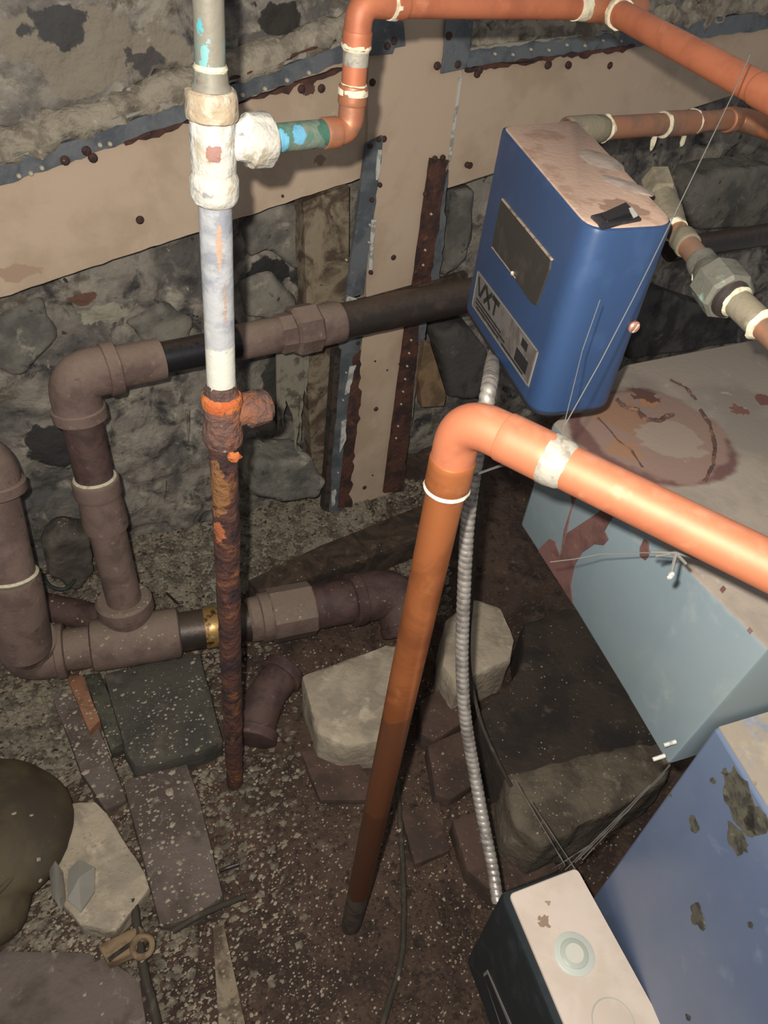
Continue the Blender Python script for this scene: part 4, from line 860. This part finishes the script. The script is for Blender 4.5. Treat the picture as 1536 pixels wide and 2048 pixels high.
pb.inputs['Base Color'].default_value = (.55, .52, .45, 1); pb.inputs['Roughness'].default_value = .08; pb.inputs['Transmission Weight'].default_value = .6
def shard(px, zz, label):
    P = [atz(x, y, zz) + Z * .006 * math.sin(i * 1.3) for i, (x, y) in enumerate(px)]
    c = sum(P, Vector((0, 0, 0))) / len(P); V = [c + Z * .016] + P; V2 = [v - Z * .003 for v in V]; n = len(P)
    Fc = [(0, i + 1, (i + 1) % n + 1) for i in range(n)]; F2 = [(n + 1, (i + 1) % n + n + 2, i + n + 2) for i in range(n)]
    F3 = [(i + 1, i + n + 2, (i + 1) % n + n + 2, (i + 1) % n + 1) for i in range(n)]
    tag(obj('glass_shard', (V + V2, Fc + F2 + F3), m_glass, None, True, c), label, 'glass')
shard([(98, 1740), (112, 1725), (126, 1745), (130, 1790), (122, 1820), (104, 1790)], .05, 'shiny curved glass shard between the olive vessel and the pale slab')
shard([(136, 1740), (160, 1722), (190, 1736), (188, 1780), (160, 1820), (135, 1800)], .055, 'shiny curved glass shard lying on the pale slab, with an amber spot')
# yellowish bracket with a ring
br = thing('metal_bracket', 'yellowish flat bracket with a round eye below the pale slab', 'bracket', atz(245, 1890, .02))
m_br = mat('yellow_grime', (132, 110, 82), [((104, 84, 62), 40, .45, .6), ((156, 138, 110), 60, .6, .7)], .85, bump=(150, .6, .002))
obj('plate', prism([atz(x, y, .034) for x, y in [(196, 1890), (280, 1848), (296, 1870), (270, 1905), (215, 1925)]], Z * -.022, .002, 1, 2, .0015, 40), m_br, br, sharp=50)
P = [atz(285, 1893, .040) + Vector((math.cos(a) * .0125, math.sin(a) * .0125, 0)) for a in [2 * math.pi * k / 20 for k in range(20)]]
obj('eye', sweep(P + [P[0]], .0042, 10, .0008, 90, False), m_br, br)
obj('groove', prism([atz(x, y, .036) for x, y in [(214, 1916), (290, 1862), (294, 1868), (218, 1923)]], Z * -.004), m_edge, br, False)
# cables and sticks
m_cab = mat('grimy_cable', (56, 50, 40), [((76, 68, 56), 50, .5, .62)], .8)
def cable(name, label, px, z, r, m=m_cab, cat='cable'):
    pts = catmull([atz(x, y, (z if not isinstance(z, list) else z[i])) for i, (x, y) in enumerate(px)], .008)
    tag(obj(name, sweep(pts, r, 10, r * .15, 90), m, None, True, pts[-1]), label, cat)
cable('cable', 'long dark cable curving down the floor right of the copper pipe foot', [(796, 1560), (800, 1640), (806, 1740), (808, 1830), (802, 1920), (780, 2000), (755, 2080)], .010, .0042)
cable('cable', 'dark green-grey cable at the bottom left, running out of the picture', [(268, 1800), (276, 1870), (290, 1950), (306, 2010), (322, 2090)], .028, .0060)
cable('cable', 'thin dark cable arching behind the spiral conduit down to the ledge', [(978, 860), (966, 960), (945, 1180), (938, 1320), (958, 1430), (990, 1510), (1022, 1572)], [.52, .46, .36, .28, .22, .18, .145], .0028, m_cab)
cable('stick', 'dark stick lying across the debris slab', [(345, 1862), (400, 1830), (440, 1812), (490, 1792)], .032, .0042, m_cab, 'stick')
cable('twig', 'short black twig on the rubble behind the standpipe', [(333, 1186), (346, 1198), (356, 1206), (366, 1204)], .055, .0024, m_black, 'twig')
cable('twig', 'small dark twig just right of the debris slab', [(438, 1742), (455, 1736), (478, 1728)], .014, .0028, m_black, 'twig')
cable('cable', 'coiled green-black wire on the rubble behind the left iron pipes', [(92, 1120), (120, 1110), (146, 1130), (152, 1155), (130, 1178), (100, 1172), (86, 1150)], .10, .0034, mat('green_wire', (44, 50, 46), rough=.7), 'cable')

# ================================================================== COBWEBS AND THREADS
m_web = mat('cobweb', (98, 96, 90), rough=.9, bump=None)
def web(px, label, r=.0003, name='cobweb'):
    pts = [atd(x, y, d) for x, y, d in px]; g = [sweep(resample(pts, .02), r, 5)]
    return tag(obj(name, join(*g), m_web, None, True, pts[0]), label, 'cobweb')
web([(1500, 110, .50), (1465, 190, .50), (1300, 530, .50), (1265, 600, .50), (1200, 725, .50), (1130, 850, .49)], 'long cobweb strand hanging in front of the blue box', .00038)
web([(1200, 600, .52), (1165, 700, .53), (1128, 850, .50), (1120, 905, .49)], 'faint short cobweb strand left of the long one', .0003)
web([(900, 985, .66), (935, 955, .62), (1000, 932, .56), (1050, 925, .50)], 'pale knotted thread between the conduit and the copper elbow', .0010)
web([(1100, 1124, .60), (1150, 1118, .60), (1200, 1108, .60), (1300, 1105, .58), (1400, 1115, .56)], 'cobweb thread across the pale blue casing', .0004)
wr = thing('cobweb_clump', 'white cobweb clump with droppings hanging under the copper pipe', 'cobweb', atd(1350, 1120, .50))
for a, b in [((1300, 1104), (1352, 1106)), ((1352, 1106), (1342, 1150)), ((1352, 1106), (1400, 1118)), ((1340, 1108), (1310, 1112)), ((1352, 1106), (1372, 1128))]:
    pa, pb_ = atd(*a, .50), atd(*b, .50); obj('thread', tube(pa, pb_, .0011, 6, .0006, 200, .004), m_web, wr)
obj('dropping', blob(atd(1341, 1152, .50), (.002, .002, .004), 2, .3), m_white, wr)
wf = thing('cobweb_funnel', 'dusty cobweb strands stretched from the ledge to the cream-lidded box', 'cobweb', atd(1158, 1742, .84))
for (a, da), (b, dbb) in [(((1060, 1600), .90), ((1150, 1738), .85)), (((1030, 1560), .92), ((1130, 1730), .86)), (((1330, 1545), .76), ((1150, 1725), .85)), (((1340, 1530), .74), ((1165, 1720), .85)), (((1300, 1570), .78), ((1130, 1740), .86)), (((1180, 1690), .84), ((1110, 1735), .87))]:
    obj('strand', tube(atd(*a, da), atd(*b, dbb), .0006, 5, .0006, 100, .01), m_web, wf)

# ================================================================== DEBRIS
dg_ = bpy.context.evaluated_depsgraph_get(); dg_.update()
m_chip = mat('plaster_chip', (160, 148, 128), [((146, 132, 112), 60, .45, .6), ((200, 192, 176), 90, .6, .7)], .9, bump=None)
m_chipd = mat('dark_crumb', (82, 64, 52), [((56, 43, 36), 60, .45, .6)], .9, bump=None)
def drop(x, y, zt_=.50):
    r = ray(x, y)
    hit, loc, nrm, idx, ob, mx = sc.ray_cast(dg_, CAM, r.normalized())
    if not hit: return None, None, None
    if nrm.dot(r) > 0: nrm = -nrm
    return loc, nrm, ob
def chip_geo(c, n, r, fl=.45):
    t = n.orthogonal().normalized(); b = n.cross(t); a0 = random.random() * 6.28; k = random.choice((4, 5, 6)); V = [c + n * r * fl]; asp = random.uniform(.5, 1)
    for i in range(k):
        a = a0 + 6.283 * i / k; q = random.uniform(.7, 1.15) * r; V.append(c + t * math.cos(a) * q + b * math.sin(a) * q * asp + n * r * .1)
    V.append(c - n * r * .3); Fc = []
    for i in range(k):
        j = (i + 1) % k; Fc += [(0, i + 1, j + 1), (k + 1, j + 1, i + 1)]
    return V, Fc
okn = {'floor', 'ledge', 'tee_body', 'nipple', 'elbow', 'coupling', 'lower_pipe', 'right_pipe', 'tee_branch', 'pipe', 'mortar', 'stone', 'timber'}
white, darkc, big = [], [], []
tries = 0
def dens(x, y): return .25 + .75 * max(0, min(1, .5 + 1.6 * nz((x / 170, y / 170, 4), 3)))
while len(white) < 5600 and tries < 60000:
    tries += 1; x = random.uniform(0, 1340); y = random.uniform(960, 2048)
    if random.random() > dens(x, y): continue
    if x > 820 and y < 1250: continue
    if random.random() < .72 * max(0, min(1, (x - 320) / 330)): continue
    if y < 1330 and random.random() < .4: continue
    p, n, ob = drop(x, y)
    if p is None or n.z < .35: continue
    b = ob.name.split('.')[0]
    rn = ob.parent.name.split('.')[0] if ob.parent else ''
    if b == 'body' and rn in ('masonry_block', 'floor_slab', 'brick', 'masonry_plinth', 'wooden_beam', 'wood_strip', 'curved_slab') and random.random() < .75: pass
    elif b not in okn or p.z > .32: continue
    heavy = b == 'floor' or rn == 'floor_slab'
    if rn == 'floor_slab' and (y > 1880 or random.random() < .5): continue
    if not heavy and random.random() < .55: continue
    r = random.choice((.0009, .0011, .0014, .0018, .0024, .0034 if x < 560 else .002)) * (1.0 if heavy else .8)
    white.append(chip_geo(p, n, r))
tries = 0
while len(darkc) < 3500 and tries < 30000:
    tries += 1; x = random.uniform(0, 1340); y = random.uniform(960, 2048)
    p, n, ob = drop(x, y)
    if p is None or n.z < .4 or p.z > .2 or ob.name.split('.')[0] != 'floor': continue
    darkc.append(chip_geo(p, n, random.uniform(.002, .0055), .7))
rub = []; tries = 0
while len(rub) < 5200 and tries < 50000:
    tries += 1; x = random.uniform(0, 900); y = random.uniform(960, 2048)
    if y > 1230 and random.random() > dens(x + 300, y) * max(0.0, min(1.0, (620 - x) / 420)) * max(.12, min(1, (2250 - y) / 800)): continue
    p, n, ob = drop(x, y)
    if p is None or n.z < .2 or p.z > .2 or ob.name.split('.')[0] != 'floor': continue
    rub.append(chip_geo(p, n, random.choice((.002, .003, .004, .005, .0075)), .8))
m_rub = mat('grey_rubble', (132, 122, 104), [((92, 84, 72), 30, .42, .6), ((160, 150, 130), 50, .58, .7)], .95, bump=None)
tag(obj('mortar_rubble', join(*rub), m_rub, None, False), 'grey-buff crumbled mortar heaped along the foot of the wall', 'rubble', kind='stuff')
tag(obj('plaster_crumbs', join(*white), m_chip, None, False), 'fine pale plaster crumbs scattered over floor and lower pipes', 'crumbs', kind='stuff')
tag(obj('dirt_crumbs', join(*darkc), m_chipd, None, False), 'brown dirt crumbs scattered over the cellar floor', 'crumbs', kind='stuff')
fixed = [(345, 1545, 9), (305, 1580, 6), (125, 1555, 9), (215, 1275, 7), (140, 1885, 9), (340, 1585, 10), (690, 1500, 11), (505, 1540, 8), (345, 1650, 8), (466, 1695, 6), (585, 1865, 6), (635, 1795, 6), (400, 1985, 5), (645, 1990, 5), (555, 1480, 5), (45, 1515, 8), (172, 1545, 10), (200, 1590, 9), (283, 1175, 7), (218, 1182, 6), (290, 1255, 7), (205, 1290, 5), (385, 1325, 6), (350, 1272, 4), (600, 1235, 4), (570, 1520, 4), (620, 1490, 5), (635, 1502, 4), (395, 1500, 6), (425, 1498, 6), (130, 1390, 7), (150, 1425, 6), (230, 1380, 6), (245, 1390, 5), (240, 1340, 5)]
for i in range(45):
    x, y = random.uniform(10, 900), random.uniform(1480, 2040)
    fixed.append((x, y, random.uniform(3.5, 6)))
for x, y, s in fixed:
    p, n, ob = drop(x, y)
    if p is None or n.z < .2 or p.z > .3: continue
    r = s * depth(p) / FPX
    V, Fc = chip_geo(p, n, r, .5)
    host = ob.parent.get('label', '') if ob.parent and ob.parent.get('label') else ''
    lb = {'iron': 'lower iron pipes', 'maso': 'dark block or brown masonry', 'floo': 'debris-covered slabs', 'curv': 'pale curved slab', 'bric': 'sunken bricks', 'ston': 'pale stones', 'oliv': 'olive vessel', 'wood': 'wood strips'}.get(ob.parent.name[:4] if ob.parent else '', '')
    if not lb: lb = 'bare dirt left of the standpipe' if x < 440 else ('bare dirt between standpipe and copper pipe' if x < 700 else 'bare dirt right of the copper pipe foot')
    tag(obj('plaster_chip', (V, Fc), m_chip, None, False, p), 'pale plaster chip lying on the ' + lb, 'chip', 'plaster chips on the ' + lb)
